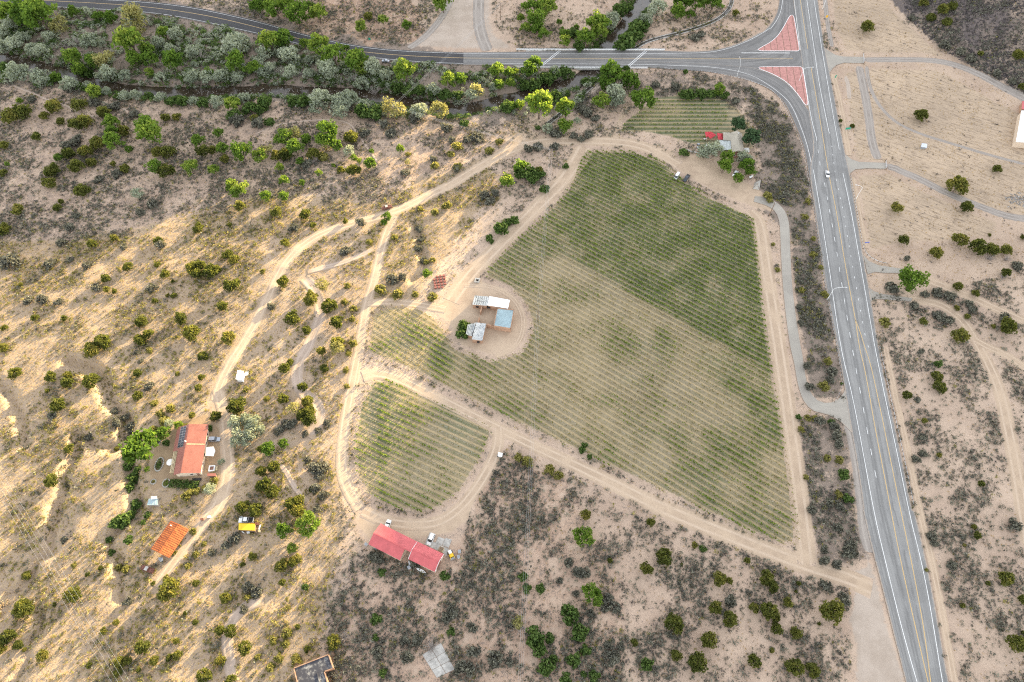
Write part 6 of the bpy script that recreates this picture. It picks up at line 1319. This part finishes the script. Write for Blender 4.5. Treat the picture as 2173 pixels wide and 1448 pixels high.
Z_LAVA = [(1890,-60),(1925,40),(2010,115),(2110,165),(2300,280),(2300,-60)]
dS = zone_d(.25, [(Z_LIT,.14),(Z_UL,.36),(Z_RIV,.5),(Z_RIGHT,.44),(Z_FIELD,.0),(Z_BOTR,.5),(Z_BOTL,.62),(Z_STRIP,.95),(Z_STRIP2,.55),(Z_TOPC,.25),(Z_TOPL,.3),(Z_MIDT,.5),(Z_LAVA,.36)])
dG = zone_d(.08, [(Z_LIT,.02),(Z_UL,.22),(Z_RIV,.3),(Z_RIGHT,.2),(Z_FIELD,.015),(Z_BOTR,.22),(Z_BOTL,.34),(Z_STRIP,.6),(Z_STRIP2,.3),(Z_TOPC,.15),(Z_TOPL,.2),(Z_MIDT,.25),(Z_LAVA,.5)])
dR = zone_d(.03, [(Z_LIT,.24),(Z_UL,.05),(Z_RIV,.08),(Z_RIGHT,.015),(Z_FIELD,.0),(Z_BOTR,.012),(Z_BOTL,.06),(Z_STRIP,.22),(Z_STRIP2,.08),(Z_TOPC,.06),(Z_TOPL,.06),(Z_MIDT,.06),(Z_LAVA,.02)])
dD = zone_d(.20, [(Z_LIT,1.0),(Z_UL,.22),(Z_RIV,.1),(Z_RIGHT,.16),(Z_FIELD,.20),(Z_BOTR,.16),(Z_BOTL,.14),(Z_STRIP,.05),(Z_STRIP2,.12),(Z_LAVA,.1)])
dW = zone_d(0.0, [(Z_RIV,.30)]); dW = np.where(CRD < 11, np.maximum(dW, .5), dW)
dO = zone_d(0.0, [(Z_RIV,.5)])
def pick(d, gain, lo=0.0, cap=None, area=1.0):
    p = np.clip((cl-.5)*gain+.5, lo, 1)*d*area; return RNG.uniform(0, 1, len(X)) < p
pS = [proto(8, .64, .75, 70+k) for k in range(6)]; pG = [proto(7, .62, .5, 80+k) for k in range(5)]; pD = [proto(4, .66, .7, 90+k, .8, 1.4) for k in range(5)]; pW = [proto(26, .42, 1.1, 100+k) for k in range(5)]
def go(name, mask, lo, hi, protos, mat, label, cat, pw=1.6):
    pts = np.c_[X[mask], Y[mask]]; s_ = lo+(hi-lo)*RNG.uniform(0, 1, len(pts))**pw; print(name, len(pts)); return scatter(name, pts, s_, protos, mat, label, cat)
go('sagebrush', pick(dS, 1.7, .12), .42, 1.35, pS, L_SAGE, 'low grey-green sagebrush spread over the dry ground', 'sagebrush')
go('grey_brush', pick(dG, 1.8), .35, 1.1, pG, L_GREY, 'dark grey woody brush between the sage plants', 'brush')
go('rabbitbrush_cover', pick(dR, 1.6), .45, 1.2, pS, L_RABB, 'small olive and yellow bushes between the sage plants', 'brush')
go('dry_grass', pick(dD, 1.0, .35), .22, .62, pD, L_GRAS, 'straw-coloured dry grass tufts on the open slopes', 'grass')
go('willow_thicket', pick(dW, 1.5, area=.45), .7, 2.4, pW, L_WILL, 'low green willow thicket along the creek', 'thicket')
go('olive_thicket', pick(dO, 1.6, area=.28), .8, 2.4, pW, L_OLI, 'silver-grey olive thicket along the creek', 'thicket')
# weeds between the vine rows
n_ = 60000; xv = RNG.uniform(-90, 190, n_); yv = RNG.uniform(60, 330, n_); uv, vv = proj(xv, yv, 0); k_ = inpoly(uv, vv, VY_A) | inpoly(uv, vv, VY_B); xv, yv = xv[k_], yv[k_]
g_ = green_a(xv, yv); k_ = RNG.uniform(0, 1, len(xv)) < .25+.5*g_; xv, yv, g_ = xv[k_], yv[k_], g_[k_]; gm = RNG.uniform(0, 1, len(xv)) < .15+.7*g_
scatter('vineyard_grass', np.c_[xv, yv][~gm], RNG.uniform(.18, .4, (~gm).sum()), pD, L_GRAS, 'dry grass tufts between the vine rows', 'grass')
scatter('vineyard_weeds', np.c_[xv, yv][gm], RNG.uniform(.2, .5, gm.sum()), pD, L_WILL, 'green weeds between the vine rows', 'weeds')
# stones
def rocks(name, pts, size, mat, label, cat, dz=0.0):
    base = np.array([(1,0,0),(0,1,0),(-1,0,0),(0,-1,0),(0,0,.8),(0,0,-.5)], float); fcs = np.array([(0,1,4),(1,2,4),(2,3,4),(3,0,4),(1,0,5),(2,1,5),(3,2,5),(0,3,5)]); n_ = len(pts)
    a = RNG.uniform(0, 6.283, n_); sc = RNG.uniform(.6, 1.3, (n_, 6, 1)); B = base[None]*sc*size[:,None,None]; c, s_ = np.cos(a)[:,None], np.sin(a)[:,None]
    Xq = B[...,0]*c-B[...,1]*s_+pts[:,0][:,None]; Yq = B[...,0]*s_+B[...,1]*c+pts[:,1][:,None]; Zq = B[...,2]+(np.maximum(hgt(pts[:,0], pts[:,1]), dz))[:,None]
    Vq = np.stack([Xq, Yq, Zq], -1).reshape(-1, 3); f = (fcs[None]+np.arange(n_)[:,None,None]*6).reshape(-1, 3); return tag(mobj(name, np_mesh(name, Vq, f, mats=mat)), label, cat, kind='stuff')
cp = resample(CREEK, .35); n_ = 2600; i = RNG.integers(0, len(cp), n_); pr_ = normals(cp); pts = cp[i]+pr_[i]*RNG.normal(0, 3.0, n_)[:,None]; w_ = .35+.65*(vn(pts[:,0], pts[:,1], 14, 71) > -.1); k_ = RNG.uniform(0, 1, n_) < w_
rocks('creek_stones', pts[k_], RNG.uniform(.12, .45, k_.sum()), M_ROCK, 'pale stones scattered in the creek bed', 'stones', -2.05)
ll = inpoly(U, V_, Z_LAVA) & (RNG.uniform(0, 1, len(X)) < .25*np.clip(1+1.2*vn(X, Y, 20, 72), 0, 2)); rocks('lava_rocks', np.c_[X, Y][ll], RNG.uniform(.25, 1.1, ll.sum())**1.3, M_BASALT, 'dark basalt boulders on the rocky hillside', 'rocks')
x, y = W(Z('H', [(2085,245)]))[0]; n_ = 120; rocks('rock_heap', np.c_[RNG.normal(x, 3, n_), RNG.normal(y, 2.2, n_)], RNG.uniform(.3, .9, n_), M_ROCK, 'heap of grey rocks in the bare field at the right edge', 'rock heap')

print('TRIANGLES', sum(sum(len(p.vertices)-2 for p in me.polygons) if len(me.polygons) < 20000 else len(me.loops)-2*len(me.polygons) for me in bpy.data.meshes if me.users))
